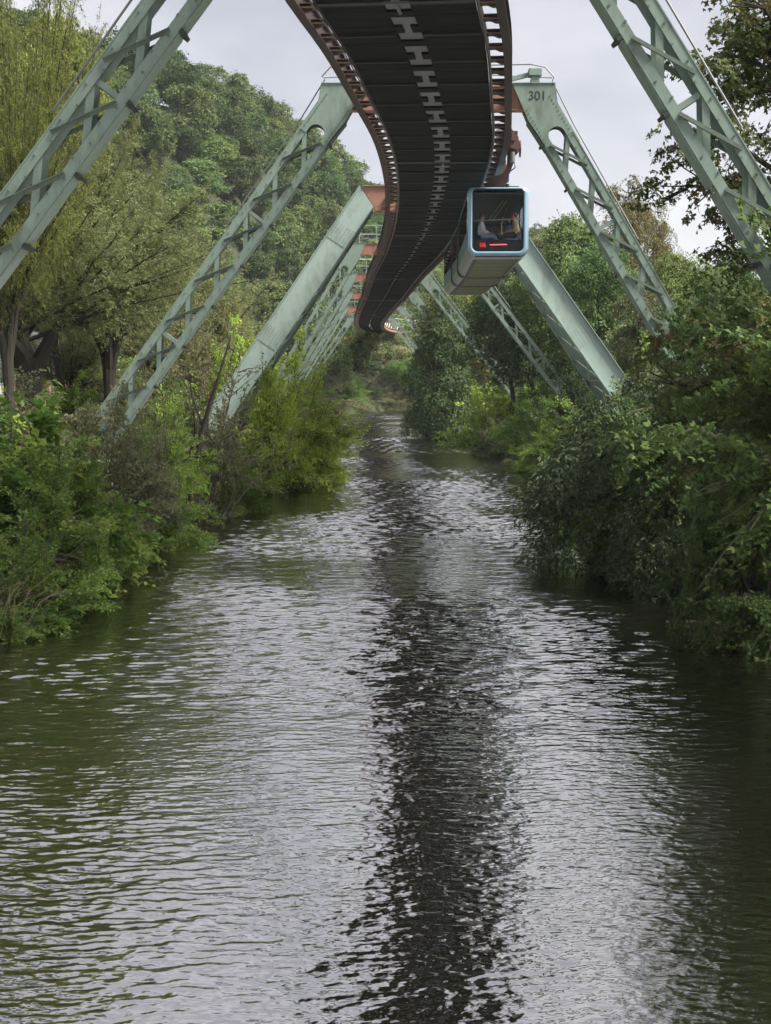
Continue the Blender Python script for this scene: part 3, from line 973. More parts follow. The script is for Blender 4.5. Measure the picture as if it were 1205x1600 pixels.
# ------------------------------------------------------------------ train
RAIL_OFF = 1.98
CAR_Z0, CAR_H, CAR_W = CAM_Z + 4.22, 2.46, 2.2
s_f = s_of_y(53.4)
def rail_pt(s):
    c, d, r = trk(s)
    return c + r * RAIL_OFF
p_f = rail_pt(s_f)
train = thing('suspended_train', (p_f.x, p_f.y, CAR_Z0), 'light blue suspended railway train hanging from the right side of the girder', 'train')
def rrect(hw, z0, z1, rt, rb, seg=6):
    """rounded rectangle, from bottom left corner counterclockwise"""
    pts = []
    for cx, cz, r, a0 in ((-hw + rb, z0 + rb, rb, PI), (hw - rb, z0 + rb, rb, 1.5 * PI), (hw - rt, z1 - rt, rt, 0), (-hw + rt, z1 - rt, rt, 0.5 * PI)):
        for k in range(seg + 1):
            a = a0 + k / seg * PI / 2
            pts.append((cx + r * math.cos(a), cz + r * math.sin(a)))
    return pts
def section(s0, s1, front):
    P0, P1 = rail_pt(s0), rail_pt(s1)
    d = (P1 - P0).normalized()
    r = Vector((d.y, -d.x, 0))
    Ln = (P1 - P0).length
    def w_(x, y, z):
        return P0 + r * x + d * y + Vector((0, 0, CAR_Z0 + z))
    hw, H = CAR_W / 2, CAR_H
    SILL, HEAD = 0.92, 2.12
    # outer shell: sample the rounded profile and sort its strips into floor, sill, side and roof
    prof = rrect(hw, 0.0, H, 0.22, 0.34, 8)
    n = len(prof)
    groups = {'underfloor': [], 'sill_panel': [], 'side_panel': [], 'roof': [], }
    def zone(a, b):
        z = (a[1] + b[1]) / 2
        if z < 0.012: return 'underfloor'
        if z < 0.34: return 'sill_panel'
        if z > HEAD - 0.001: return 'roof'
        return 'side_panel'
    # split the long sides at sill and head heights
    P = []
    for i in range(n):
        a, b = prof[i], prof[(i + 1) % n]
        P.append(a)
        if abs(a[0] - b[0]) < 1e-6 and abs(a[1] - b[1]) > 0.5:
            zs = [SILL, HEAD] if b[1] > a[1] else [HEAD, SILL]
            for z in zs: P.append((a[0], z))
    n = len(P)
    inset = 0.05
    ys = [0.0, 0.03, 0.10, Ln - 0.1, Ln] if front else [0.0, 0.05, Ln - 0.05, Ln]
    sc = [0.965, 0.99, 1.0, 1.0, 0.985] if front else [0.985, 1, 1, 0.985]
    def ring(y, k):
        return [w_(x * k, y, (z - H / 2) * (1 - (1 - k) * 0.9) + H / 2) for x, z in P]
    rings = [ring(y, k) for y, k in zip(ys, sc)]
    mbs = {}
    for i in range(n):
        a, b = P[i], P[(i + 1) % n]
        if abs(a[0] - b[0]) < 1e-6 and min(a[1], b[1]) > SILL - 0.01 and max(a[1], b[1]) < HEAD + 0.01:
            zn = 'window_band'
        else:
            zn = zone(a, b)
        sidek = zn if zn in ('underfloor', 'roof') else zn + ('L' if a[0] + b[0] < 0 else 'R')
        mb = mbs.setdefault(sidek, MB())
        for j in range(len(rings) - 1):
            mb.add([rings[j][i], rings[j][(i + 1) % n], rings[j + 1][(i + 1) % n], rings[j + 1][i]], [(0, 1, 2, 3)])
    mat = {'underfloor': UNDER, 'roof': BLUE, 'sill_panel': SILVER, 'side_panel': BLUE_S, 'window_band': GLASS_D}
    body = None
    body = part('car_body', mbs.pop('roof'), BLUE, train, smooth=False)
    for k_, mb in mbs.items():
        nm = k_.rstrip('LR')
        part({'window_band': 'side_window', 'underfloor': 'underfloor', 'sill_panel': 'sill_panel', 'side_panel': 'side_panel'}[nm], mb, mat[nm], body, smooth=nm == 'sill_panel')
    # underfloor panels and dark joints
    if front:
        part('nose_skirt', MB().bar(w_(0, 0.06, -0.015), w_(0, 0.42, -0.03), 1.75, 0.03, r), SILVER, body)
    for a in np.arange(0.5 if front else 0.25, Ln - 0.9, 1.9):
        b = min(a + 1.8, Ln - 0.15)
        part('belly_panel', MB().bar(w_(0, a, -0.02), w_(0, b, -0.02), 1.42, 0.03, r), BELLY, body)
    # window pillars
    for sd in (-1, 1):
        for a in ([0.16] if front else [0.1]) + list(np.arange(2.0, Ln - 0.5, 2.3)) + [Ln - 0.12]:
            part('window_pillar', MB().bar(w_(sd * (hw - 0.03), a, SILL), w_(sd * (hw - 0.03), a, HEAD), 0.14, 0.05, d), BLACK, body)
    # floor, ceiling, inner end wall
    part('cabin_floor', MB().box(0, 0, 0, 0, 0, 0) if False else MB().bar(w_(0, 0.1, 0.3), w_(0, Ln - 0.05, 0.3), 1.9, 0.05, r), INNER, body)
    part('cabin_ceiling', MB().bar(w_(0, 0.12, 2.26), w_(0, Ln - 0.05, 2.26), 1.85, 0.05, r), INNER, body)
    return dict(P0=P0, d=d, r=r, L=Ln, w=w_, body=body)
secA = section(s_f, s_f + 10.2, True)
secB = section(s_f + 11.0, s_f + 16.2, False)
secC = section(s_f + 17.0, s_f + 24.0, False)
for a, b in ((secA, secB), (secB, secC)):
    # bellows: ribbed dark ring between two sections
    rings = []
    for k in range(7):
        t = k / 6
        prof = rrect(1.06 + 0.07 * (k % 2), 0.02 - 0.06 * (k % 2), CAR_H - 0.08 + 0.05 * (k % 2), 0.2, 0.34)
        ya = a['L'] - 0.05
        rings.append([a['w'](x, ya, z).lerp(b['w'](x, 0.05, z), t) for x, z in prof])
    part('bellows', MB().loft(rings), BELLOWS, train, smooth=False)
    part('bellows_frame', MB().loft([[a['w'](x, a['L'] - 0.12 + e, z) for x, z in rrect(1.135, -0.05, CAR_H + 0.01, 0.23, 0.36)] for e in (-0.06, 0.12)]), BELLOWS, train)
wA = secA['w']
body = secA['body']
rA, dA = secA['r'], secA['d']
def front_frame():
    o = rrect(CAR_W / 2 * 0.965, 0.055, CAR_H - 0.055, 0.2, 0.3, 8)
    i_ = [(x, z) for x, z in rrect(0.915, 0.2, CAR_H - 0.065, 0.15, 0.2, 8)]
    return o, i_
po, pi_ = front_frame()
mid = [((a[0] * 0.35 + b[0] * 0.65), (a[1] * 0.35 + b[1] * 0.65)) for a, b in zip(po, pi_)]
rings = [[wA(x, 0.0, z) for x, z in po], [wA(x, -0.045, z) for x, z in mid], [wA(x, -0.035, z) for x, z in pi_], [wA(x, 0.06, z) for x, z in pi_]]
ff = part('front_frame', MB().loft(rings), BLUE, body, smooth=True)
g = MB()
g.add([wA(x, 0.0, z) for x, z in pi_], [tuple(range(len(pi_)))])
part('front_window', g, GLASS, body)
# dark surround printed on the inside of the pane
blk = MB()
blk.loft([[wA(x, 0.02, z) for x, z in pi_], [wA(x, 0.02, z) for x, z in rrect(0.875, 0.62, CAR_H - 0.12, 0.1, 0.06, 8)]])
part('black_window_border', blk, BLACK, body)
tm = text_mesh('06', 0.23, 0.002)
o = link('route_number', tm, LED, body)
o.location = wA(-0.53, -0.012, 0.36) - Vector(ORG[train.name])
o.rotation_euler = (PI / 2, 0, math.atan2(rA.y, rA.x))
part('red_light_bar', MB().bar(wA(-0.29, -0.008, 0.44), wA(0.33, -0.008, 0.45), 0.045, 0.012, Vector((0, 0, 1))), LEDBAR, body)
part('grab_rail', MB().tube([wA(-0.86, 0.12, 1.30), wA(0.86, 0.12, 1.36)], 0.022, 8), SILVER, body)
for x, y0 in ((0.42, 4.2),):
    part('grab_pole', MB().tube([wA(x - 0.02, y0, 0.35), wA(x - 0.05, y0, 1.6), wA(x + 0.15, y0, 2.2)], 0.024, 8), YELLOW, body)
part('overhead_pole', MB().tube([wA(0.22, 0.8, 2.08), wA(0.05, 7.5, 2.08)], 0.014, 8), YELLOW, body)
part('overhead_pole', MB().tube([wA(0.36, 0.8, 2.08), wA(0.2, 7.5, 2.08)], 0.014, 8), YELLOW, body)
for yy in (0.18, 2.3, 4.2, 6.1):
    for sd in (-1, 1):
        mb = MB()
        x0, x1 = sorted((sd * 0.98, sd * 0.45))
        if yy < 1:
            # bench seats along the side walls by the window, backs to the walls
            mb.bar(wA(sd * 0.70, yy, 0.56), wA(sd * 0.70, yy + 1.4, 0.56), 0.5, 0.1, rA)
            st = part('bench_seat', mb, SEATM, body)
            part('seat_back', MB().bar(wA(sd * 0.98, yy, 0.62), wA(sd * 0.98, yy + 1.4, 0.62), 0.1, 0.001, rA) if False else
                 MB().bar(wA(sd * 0.99, yy + 0.0, 0.86), wA(sd * 0.99, yy + 1.4, 0.86), 0.5, 0.09, Vector((0, 0, 1))), SEATM, st)
            part('seat_pedestal', MB().bar(wA(sd * 0.7, yy + 0.7, 0.32), wA(sd * 0.7, yy + 0.7, 0.5), 0.3, 0.9, rA), INNER, st)
        else:
            mb.bar(wA(sd * 0.72, yy, 0.72), wA(sd * 0.72, yy + 0.5, 0.72), 0.48, 0.1, rA)
            st = part('seat', mb, SEATM, body)
            part('seat_back', MB().bar(wA(sd * 0.72, yy + 0.5, 0.7), wA(sd * 0.72, yy + 0.62, 1.4), 0.46, 0.08, rA), SEATM, st)
bevel(ff, 0.002, 1)
# roof fittings
part('roof_antenna', MB().tube([wA(0.35, 0.25, CAR_H), wA(0.35, 0.25, CAR_H + 0.14)], 0.06, 8), BLACK, body)
part('roof_antenna', MB().tube([wA(0.35, 0.25, CAR_H + 0.06), wA(0.75, 0.25, CAR_H + 0.05)], 0.02, 6), BLACK, body)
# hanger bogies: wheels on the rail, C-shaped arm round the outside, motor
def bogie(s):
    c, d, r = trk(s)
    Zr = HG + 0.575
    def q(x, y, z): return c + r * x + d * y + Vector((0, 0, z))
    mb = MB()
    prof = [(2.08, Zr + 0.95), (2.45, Zr + 0.9), (2.62, Zr + 0.6), (2.60, Zr - 0.45), (2.42, HG - 0.35), (2.28, CAR_Z0 + CAR_H + 0.02), (1.7, CAR_Z0 + CAR_H + 0.02), (1.72, HG - 0.42), (2.2, HG - 0.25), (2.36, HG - 0.02), (2.40, Zr + 0.5), (2.3, Zr + 0.68), (2.08, Zr + 0.72)]
    mb.prism(prof, -0.16, 0.16, c, r, (0, 0, 1), d)
    arm = part('hanger_arm', mb, MOTOR, train)
    for yy in (-0.75, 0.75):
        part('wheel', MB().tube([q(RAIL_OFF + 0.12 - 0.06, yy, Zr + 0.42), q(RAIL_OFF + 0.12 + 0.06, yy, Zr + 0.42)], 0.42, 20), RAILM, arm)
        part('wheel', MB().tube([q(RAIL_OFF + 0.12 - 0.11, yy, Zr + 0.42), q(RAIL_OFF + 0.12 - 0.065, yy, Zr + 0.42)], 0.47, 20), RAILM, arm)
    part('bogie_frame', MB().bar(q(2.52, -1.25, Zr + 0.35), q(2.52, 1.25, Zr + 0.35), 0.34, 0.12, (0, 0, 1)), MOTOR, arm)
    part('motor', MB().tube([q(2.52, -0.95, Zr + 0.02), q(2.52, -0.2, Zr + 0.02)], 0.24, 12), MOTOR, arm)
    mb = MB()
    for k in range(7):
        mb.tube([q(2.52, -0.9 + 0.1 * k, Zr + 0.02), q(2.52, -0.87 + 0.1 * k, Zr + 0.02)], 0.265, 12)
    part('cooling_fins', mb, MOTOR, arm)
    part('gearbox', MB().prism([(2.40, Zr - 0.05), (2.66, Zr - 0.12), (2.74, Zr + 0.1), (2.70, Zr + 0.34), (2.56, Zr + 0.46), (2.40, Zr + 0.42)], -1.16, -0.98, c, r, (0, 0, 1), d), MOTOR, arm)
    part('junction_box', MB().box(-0.12, 0.12, -0.1, 0.1, 0, 0) if False else MB().bar(q(2.58, -1.1, Zr + 0.46), q(2.58, -0.8, Zr + 0.46), 0.2, 0.16, r), BLACK, arm)
    part('brake_disc', MB().tube([q(2.78, -0.5, Zr + 0.0), q(2.83, -0.5, Zr + 0.0)], 0.3, 14), MOTOR, arm)
    part('brake_cylinder', MB().tube([q(2.5, -1.1, Zr - 0.55), q(2.5, -1.1, Zr - 0.2)], 0.09, 8), GALV, arm)
    part('cable', MB().tube([q(2.55, -1.1, Zr - 0.5), q(2.6, -1.1, Zr - 0.75), q(2.4, -0.9, HG - 0.3), q(2.2, -0.6, CAR_Z0 + CAR_H + 0.05)], 0.025, 5), BLACK, arm)
    part('suspension_block', MB().bar(q(1.55, -0.1, CAR_Z0 + CAR_H + 0.12), q(2.4, -0.1, CAR_Z0 + CAR_H + 0.12), 0.5, 0.2, d), BLACK, arm)
for ds in (1.6, 8.6, 17.6, 22.6):
    bogie(s_f + ds)

# ------------------------------------------------------------------ passengers
def skin_mesh(chains, name, sub=1):
    """chains of (point, radius) grown with a skin modifier into one surface; chains share points by equality"""
    vs, rs, es, key = [], [], [], {}
    for ch in chains:
        prev = None
        for p, rd in ch:
            k = tuple(round(c, 5) for c in p)
            if k not in key:
                key[k] = len(vs)
                vs.append(p)
                rs.append(rd if hasattr(rd, '__len__') else (rd, rd))
            if prev is not None and prev != key[k]:
                es.append((prev, key[k]))
            prev = key[k]
    me = bpy.data.meshes.new(name)
    me.from_pydata([tuple(v) for v in vs], es, [])
    o = bpy.data.objects.new(name, me)
    C.objects.link(o)
    m = o.modifiers.new('skin', 'SKIN')
    m.use_smooth_shade = True
    for i, sv in enumerate(me.skin_vertices[0].data):
        sv.radius = rs[i]
        sv.use_root = i == 0
    ss = o.modifiers.new('sub', 'SUBSURF')
    ss.levels = ss.render_levels = sub
    bpy.context.view_layer.update()
    res = bpy.data.meshes.new_from_object(o.evaluated_get(bpy.context.evaluated_depsgraph_get()))
    bpy.data.objects.remove(o, do_unlink=True)
    return res
def person(seat, face, label, top_mat, leg_mat, cap, lean=0.0):
    """seated figure; local +x is forward, seat point on the bench, face = heading angle"""
    root = thing('person', seat, label, 'person')
    root.rotation_euler = (0, 0, face)
    root.scale = (1.12, 1.12, 1.08)
    V = lambda *a: a
    hip, waist, chest, neck0 = V(0.06, 0, 0.11), V(0.03 + lean * 0.1, 0, 0.27), V(0.02 + lean * 0.2, 0, 0.45), V(0.03 + lean * 0.3, 0, 0.58)
    neck1, head, crown = V(0.05 + lean * 0.36, 0, 0.64), V(0.075 + lean * 0.4, 0, 0.75), V(0.06 + lean * 0.42, 0, 0.83)
    def legs(k=1.0):
        out = []
        for sd in (-1, 1):
            out.append([(hip, 0.115 * k), (V(0.10, sd * 0.09, 0.09), 0.085 * k), (V(0.27, sd * 0.10, 0.10), 0.075 * k), (V(0.46, sd * 0.10, 0.09), 0.06 * k), (V(0.50, sd * 0.10, -0.10), 0.055 * k), (V(0.47, sd * 0.10, -0.28), 0.042 * k)])
        return out
    def arms(k=1.0, hand=True):
        out = []
        for sd in (-1, 1):
            sh = V(0.02 + lean * 0.24, sd * 0.17, 0.52)
            el = V(0.06 + lean * 0.1, sd * 0.21, 0.27)
            wr = V(0.27, sd * 0.10, 0.22)
            out.append([(chest, (0.13 * k, 0.10 * k)), (sh, 0.055 * k), (el, 0.043 * k), (wr, 0.032 * k)])
        return out
    torso = [(hip, 0.115), (waist, (0.12, 0.105)), (chest, (0.135, 0.105)), (neck0, 0.06)]
    foot = []
    for sd in (-1, 1):
        foot.append([(V(0.47, sd * 0.10, -0.28), 0.042), (V(0.47, sd * 0.10, -0.36), 0.04), (V(0.60, sd * 0.10, -0.38), 0.03)])
    hands = []
    for sd in (-1, 1):
        wr = V(0.27, sd * 0.10, 0.22)
        palm = V(0.34, sd * 0.09, 0.205)
        hands.append([(wr, 0.026), (palm, (0.03, 0.016))])
        for k in range(4):
            yo = sd * (0.055 + 0.022 * k)
            ln = (0.07, 0.08, 0.075, 0.06)[k]
            hands.append([(palm, (0.03, 0.016)), (V(0.375, yo, 0.203), 0.009), (V(0.375 + ln * 0.55, yo, 0.195), 0.0085), (V(0.375 + ln, yo, 0.175), 0.0075)])
        hands.append([(palm, (0.03, 0.016)), (V(0.33, sd * 0.045, 0.21), 0.010), (V(0.365, sd * 0.03, 0.205), 0.009)])
    bodym = skin_mesh([torso + [(neck1, 0.05), (head, (0.085, 0.075)), (crown, (0.06, 0.055))]] + legs(0.92) + arms(0.9) + foot + hands, 'body', 1)
    b = link('body', bodym, SKIN, root, True)
    sh = skin_mesh([[(hip, 0.15), (waist, (0.165, 0.16)), (chest, (0.175, 0.15)), (neck0, 0.07)]] + arms(1.4), 'top_garment', 1)
    link('shirt' if cap is None else 'jacket', sh, top_mat, root, True)
    tr = skin_mesh([[(hip, 0.128), (V(0.05, 0, 0.2), 0.12)]] + legs(1.12), 'trousers', 1)
    link('trousers', tr, leg_mat, root, True)
    sm = MB()
    for sd in (-1, 1):
        sm.tube([V(0.44, sd * 0.10, -0.37), V(0.5, sd * 0.10, -0.37), V(0.63, sd * 0.10, -0.385)], [0.045, 0.055, 0.03], 8)
    link('shoes', sm.mesh('shoes'), BLACK, root, True)
    hx, hz = head[0], head[2]
    fm = MB()
    fm.prism([(0.075, -0.02), (0.115, -0.035), (0.075, 0.03)], -0.014, 0.014, (hx, 0, hz), (1, 0, 0), (0, 0, 1), (0, 1, 0))
    link('nose', fm.mesh('nose'), SKIN, b)
    fe = MB()
    for sd in (-1, 1):
        fe.tube([V(hx + 0.070, sd * 0.032, hz + 0.018), V(hx + 0.084, sd * 0.032, hz + 0.018)], 0.011, 8)
    fe.bar((hx + 0.072, -0.024, hz - 0.055), (hx + 0.072, 0.024, hz - 0.055), 0.01, 0.02, (0, 0, 1))
    link('eyes_and_mouth', fe.mesh('eyes_and_mouth'), HAIR, b)
    er = MB()
    for sd in (-1, 1):
        er.prism([(-0.02, -0.03), (0.015, -0.02), (0.02, 0.03), (-0.02, 0.03)], sd * 0.072, sd * 0.09, (hx, 0, hz), (1, 0, 0), (0, 0, 1), (0, 1, 0))
    link('ears', er.mesh('ears'), SKIN, b)
    # hair or cap: shell over the crown and the back of the head
    rings = []
    for k in range(6):
        a = k / 5 * PI / 2
        rr = 0.098 * math.cos(a) + 0.004
        rings.append([Vector((hx - 0.016 + rr * math.cos(t), rr * 0.92 * math.sin(t), hz + 0.025 + 0.095 * math.sin(a) - (0.065 * (0.5 - 0.5 * math.cos(t)) if k == 0 else 0))) for t in np.arange(14) / 14 * 2 * PI])
    hm = MB().loft(rings, True, True)
    link('hair' if cap is None else 'cap', hm.mesh('hair'), HAIR if cap is None else CAPM, b, True)
    if cap is not None:
        link('cap_peak', MB().prism([(0.06, -0.055), (0.15, -0.04), (0.165, 0), (0.15, 0.04), (0.06, 0.055)], 0.03, 0.042, (hx, 0, hz), (1, 0, 0), (0, 1, 0), (0, 0, 1)).mesh('cap_peak'), CAPM, b)
    return root
fa = math.atan2(rA.y, rA.x)
person(tuple(wA(-0.60, 0.42, 0.66)), fa, 'person in white shirt and pale jeans seated at left behind the train window', SHIRT_W, JEANS, None, 0.0)
person(tuple(wA(0.70, 0.46, 0.70)), fa + PI, 'person in beige jacket and cap seated at right behind the train window', JACKET, TROUSER, True, 0.1)

# ------------------------------------------------------------------ building, fences beyond the trees
hb = at(95, 600, 96)
house = thing('white_building', (hb.x, hb.y, 3.5), 'low white plastered building seen through the willow branches on the left', 'building')
hx, hy = hb.x, hb.y
part('wall', MB().box(hx - 7, hx + 3.2, hy, hy + 8, 3.2, 7.1), PLASTER, house)
rf = MB().prism([(-0.4, 0), (8.4, 0), (4, 1.7)], -7.4, 3.6, (hx, hy, 7.103), (0, 1, 0), (0, 0, 1), (1, 0, 0))
part('roof', rf, SLATE, house)
for k in range(4):
    wx = hx - 5.6 + k * 2.2
    f = part('window', MB().box(wx - 0.55, wx + 0.55, hy - 0.04, hy + 0.02, 5.0, 6.3), WHITEP, house)
    part('window_pane', MB().box(wx - 0.45, wx + 0.45, hy - 0.06, hy - 0.045, 5.1, 6.2), GLASS_D, f)
fl, fr_ = at(20, 600, 74), at(235, 600, 76)
fence = thing('board_fence', (fl.x, fl.y, 3.4), 'reddish brown upright board fence behind the willow trunk', 'fence')
nb = 44
bm_ = MB().box(-0.065, 0.065, -0.012, 0.012, 0, 1.85).mesh('board')
for k in range(nb):
    p = fl.lerp(fr_, k / (nb - 1))
    o = link('board', bm_, RUSTWOOD, fence)
    o.location = Vector((p.x, p.y, 3.45 + rg.uniform(-0.03, 0.03))) - Vector(ORG[fence.name])
    o.rotation_euler = (0, rg.uniform(-0.012, 0.012), rg.uniform(-0.1, 0.1))
for z in (3.75, 5.05):
    part('fence_rail', MB().bar((fl.x, fl.y + 0.05, z), (fr_.x, fr_.y + 0.05, z), 0.09, 0.05, (0, 0, 1)), RUSTWOOD, fence)
gr0, gr1 = at(470, 590, 252), at(650, 590, 258)
guard = thing('white_guard_rail', (gr0.x, gr0.y, 4.0), 'thin white railing among the bushes at the far bend of the river', 'railing')
for z in (4.75, 5.5):
    part('rail_bar', MB().bar((gr0.x, gr0.y, z), (gr1.x, gr1.y, z), 0.07, 0.05, (0, 0, 1)), WHITEP, guard)
for k in range(9):
    p = gr0.lerp(gr1, k / 8)
    part('post', MB().bar((p.x, p.y + 0.1, 3.4), (p.x, p.y + 0.1, 5.55), 0.1, 0.1, YV), WHITEP, guard)

# ------------------------------------------------------------------ foliage machinery
def unit(a):
    return a / np.maximum(np.linalg.norm(a, axis=-1, keepdims=True), 1e-9)
def leaf_mesh(name, P, N, D, size, v, shape='rhomb', width=0.5):
    """leaves: P position of the stalk end, N leaf normal, D direction to the tip"""
    n = len(P)
    N = unit(N)
    D = unit(D - N * (D * N).sum(1, keepdims=True))
    Sd = np.cross(N, D)
    s = size[:, None]
    if shape == 'maple':
        vs = []
        for ang, ln in ((0, 1.0), (1.0, 0.82), (-1.0, 0.82)):
            ca, sa = math.cos(ang), math.sin(ang)
            d2, s2 = D * ca + Sd * sa, Sd * ca - D * sa
            vs += [P, P + s * ln * (0.5 * d2 + 0.27 * s2 + 0.03 * N), P + s * ln * (d2 - 0.10 * N), P + s * ln * (0.5 * d2 - 0.27 * s2 + 0.03 * N)]
        q = 3
    else:
        vs = [P, P + s * (0.45 * D + width * 0.5 * Sd + 0.06 * N), P + s * (D - 0.10 * N), P + s * (0.45 * D - width * 0.5 * Sd + 0.06 * N)]
        q = 1
    k = 4 * q
    V = np.stack(vs, 1).reshape(-1, 3).astype(np.float32)
    me = bpy.data.meshes.new(name)
    nf = n * q
    me.vertices.add(len(V))
    me.vertices.foreach_set('co', V.ravel())
    me.loops.add(nf * 4)
    me.loops.foreach_set('vertex_index', np.arange(nf * 4, dtype=np.int32))
    me.polygons.add(nf)
    me.polygons.foreach_set('loop_start', np.arange(0, nf * 4, 4, dtype=np.int32))
    me.update(calc_edges=True)
    a = me.attributes.new('v', 'FLOAT', 'POINT')
    a.data.foreach_set('value', np.repeat(v, k).astype(np.float32))
    return me

def lobes_in(rng, n, R3, shape='round', r=(0.28, 0.45)):
    """lobe centres spread through an envelope of half sizes R3 (centre at 0)"""
    out = []
    while len(out) < n:
        p = rng.uniform(-1, 1, 3)
        h = (p[2] + 1) / 2
        if shape == 'round': lim = math.sqrt(max(0, 1 - p[2] ** 2))
        elif shape == 'cone': lim = 0.25 + 0.75 * (1 - h) ** 0.8
        elif shape == 'column': lim = 0.8 if 0.05 < h < 0.9 else 0.5
        elif shape == 'dome': lim = math.sqrt(max(0, 1 - h ** 2.2))
        rr = math.hypot(p[0], p[1])
        if rr > lim: continue
        if rr < lim * 0.45 and h < 0.7 and rng.random() < 0.8: continue
        c = p * np.array(R3) * 0.78
        q = rng.uniform(*r) * min(R3)
        out.append((c[0], c[1], c[2], q * rng.uniform(0.9, 1.3), q * rng.uniform(0.9, 1.3), q * rng.uniform(0.65, 0.95)))
    return np.array(out)

def spray_crown(name, rng, lobes, n_spray, n_leaf, spray_r, leaf, shape='rhomb', width=0.5, droop=0.35, up=0.8, flat=0.15, lowcut=-0.55, jit=0.35, shell=(0.7, 1.04), vlobe=0.22, outl=0.12):
    """leaf sprays over the lobes' surfaces"""
    A = (lobes[:, 3] * lobes[:, 4])
    li = rng.choice(len(lobes), n_spray, p=A / A.sum())
    o = unit(rng.normal(size=(n_spray, 3)))
    low = o[:, 2] < lowcut
    o[low, 2] *= -1
    rad = rng.uniform(*shell, (n_spray, 1))
    far = rng.random((n_spray, 1)) < outl             # stray shoots that break the outline
    rad = np.where(far, rng.uniform(1.0, 1.45, (n_spray, 1)), rad)
    pos = lobes[li, :3] + o * lobes[li, 3:6] * rad
    # drop sprays buried deep inside another lobe
    keep = np.ones(n_spray, bool)
    for L_ in lobes:
        q = (pos - L_[:3]) / L_[3:6]
        keep &= (q * q).sum(1) > 0.42
    pos, o, li = pos[keep], o[keep], li[keep]
    m = len(pos)
    hor = o.copy()
    hor[:, 2] = 0
    hor = unit(hor + rng.normal(0, 0.35, (m, 3)) * np.array([1, 1, 0]))
    sd = hor.copy()
    sd[:, 2] = -droop * rng.uniform(0.3, 1.6, m)
    sd = unit(sd)
    sn = unit(o * 0.45 + np.array([0, 0, up]) + rng.normal(0, 0.22, (m, 3)))
    sn = unit(sn - sd * (sn * sd).sum(1, keepdims=True))
    ss = np.cross(sn, sd)
    sr = spray_r * rng.uniform(0.6, 1.3, m)
    vl = rng.normal(0, vlobe, len(lobes))
    vs = 0.45 + vl[li] + rng.normal(0, 0.12, m)
    rep = np.repeat(np.arange(m), n_leaf)
    a = rng.uniform(-0.7, 1.0, len(rep))
    b = rng.normal(0, 0.42, len(rep)) * (1.1 - 0.55 * np.abs(a))
    h = rng.normal(0, flat, len(rep))
    P = pos[rep] + sr[rep, None] * (sd[rep] * a[:, None] + ss[rep] * b[:, None] + sn[rep] * h[:, None]) - np.array([0, 0, 1]) * (sr[rep] * droop * 0.5 * np.maximum(a, 0) ** 2)[:, None]
    N = sn[rep] + rng.normal(0, jit, (len(rep), 3))
    D = sd[rep] + ss[rep] * np.sign(b)[:, None] * 0.8 + rng.normal(0, 0.3, (len(rep), 3)) - np.array([0, 0, 0.25])
    v = np.clip(vs[rep] + rng.normal(0, 0.16, len(rep)), 0, 1)
    size = leaf * rng.uniform(0.65, 1.3, len(rep))
    return leaf_mesh(name, P, N, D, size, v, shape, width)

def wood(rng, base, top, r0, lobes, nl, lean=(0, 0), r_limb=0.35, seg=7, sub=2):
    """trunk from base to top with limbs running to some of the lobes"""
    mb = MB()
    base, top = np.array(base, float), np.array(top, float)
    n = 6
    pts = [base + (top - base) * i / n + np.array([rng.normal(0, 0.03), rng.normal(0, 0.03), 0]) * np.linalg.norm(top - base) * (0 if i == 0 else 0.5) for i in range(n + 1)]
    mb.tube(pts, [r0 * (1.25 if i == 0 else 1) * (1 - 0.75 * i / n) for i in range(n + 1)], seg)
    sel = rng.permutation(len(lobes))[:nl]
    for k in sel:
        c = lobes[k, :3]
        t = np.clip(rng.uniform(0.35, 0.9), 0, 1)
        i = min(int(t * n), n - 1)
        st = pts[i]
        mid = st * 0.5 + c * 0.5 + np.array([0, 0, -0.08 * np.linalg.norm(c - st)]) + rng.normal(0, 0.05, 3) * np.linalg.norm(c - st)
        rl = r0 * r_limb * (1 - 0.6 * t)
        mb.tube([st, mid, c], [rl, rl * 0.65, rl * 0.25], 5)
        for _ in range(sub):
            e = c + unit(rng.normal(size=3)) * lobes[k, 3:6] * 0.9
            mb.tube([mid * 0.3 + c * 0.7, (c + e) / 2 + rng.normal(0, 0.05, 3), e], [rl * 0.35, rl * 0.22, rl * 0.08], 4)
    return mb

def strands(name, rng, starts, dirs, lens, n_leaf, leaf, width, gravity, spread=0.04, v0=0.5):
    """thin hanging or arching twigs with narrow leaves; returns leaf mesh and twig polylines"""
    m = len(starts)
    K = 7
    t = np.linspace(0, 1, K)
    P = starts[:, None, :] + dirs[:, None, :] * (lens[:, None] * t)[:, :, None]
    P[:, :, 2] -= gravity * (lens[:, None] * t[None, :] ** 2)
    a = rng.uniform(0.08, 1.0, (m, n_leaf))
    f = a * (K - 1)
    i0 = np.minimum(f.astype(int), K - 2)
    fr = (f - i0)[:, :, None]
    r_ = np.arange(m)[:, None]
    Q = P[r_, i0] * (1 - fr) + P[r_, i0 + 1] * fr
    T = unit(P[r_, i0 + 1] - P[r_, i0])
    Q = Q.reshape(-1, 3) + rng.normal(0, spread, (m * n_leaf, 3))
    T = T.reshape(-1, 3)
    rv = unit(rng.normal(size=Q.shape))
    D = T * 0.7 + rv * 0.75
    N = np.cross(D, rng.normal(size=Q.shape)) + np.array([0, 0, 0.5])
    vs = np.repeat(v0 + rng.normal(0, 0.15, m), n_leaf)
    v = np.clip(vs + rng.normal(0, 0.15, len(Q)), 0, 1)
    return leaf_mesh(name, Q, N, D, leaf * rng.uniform(0.6, 1.3, len(Q)), v, 'rhomb', width), P

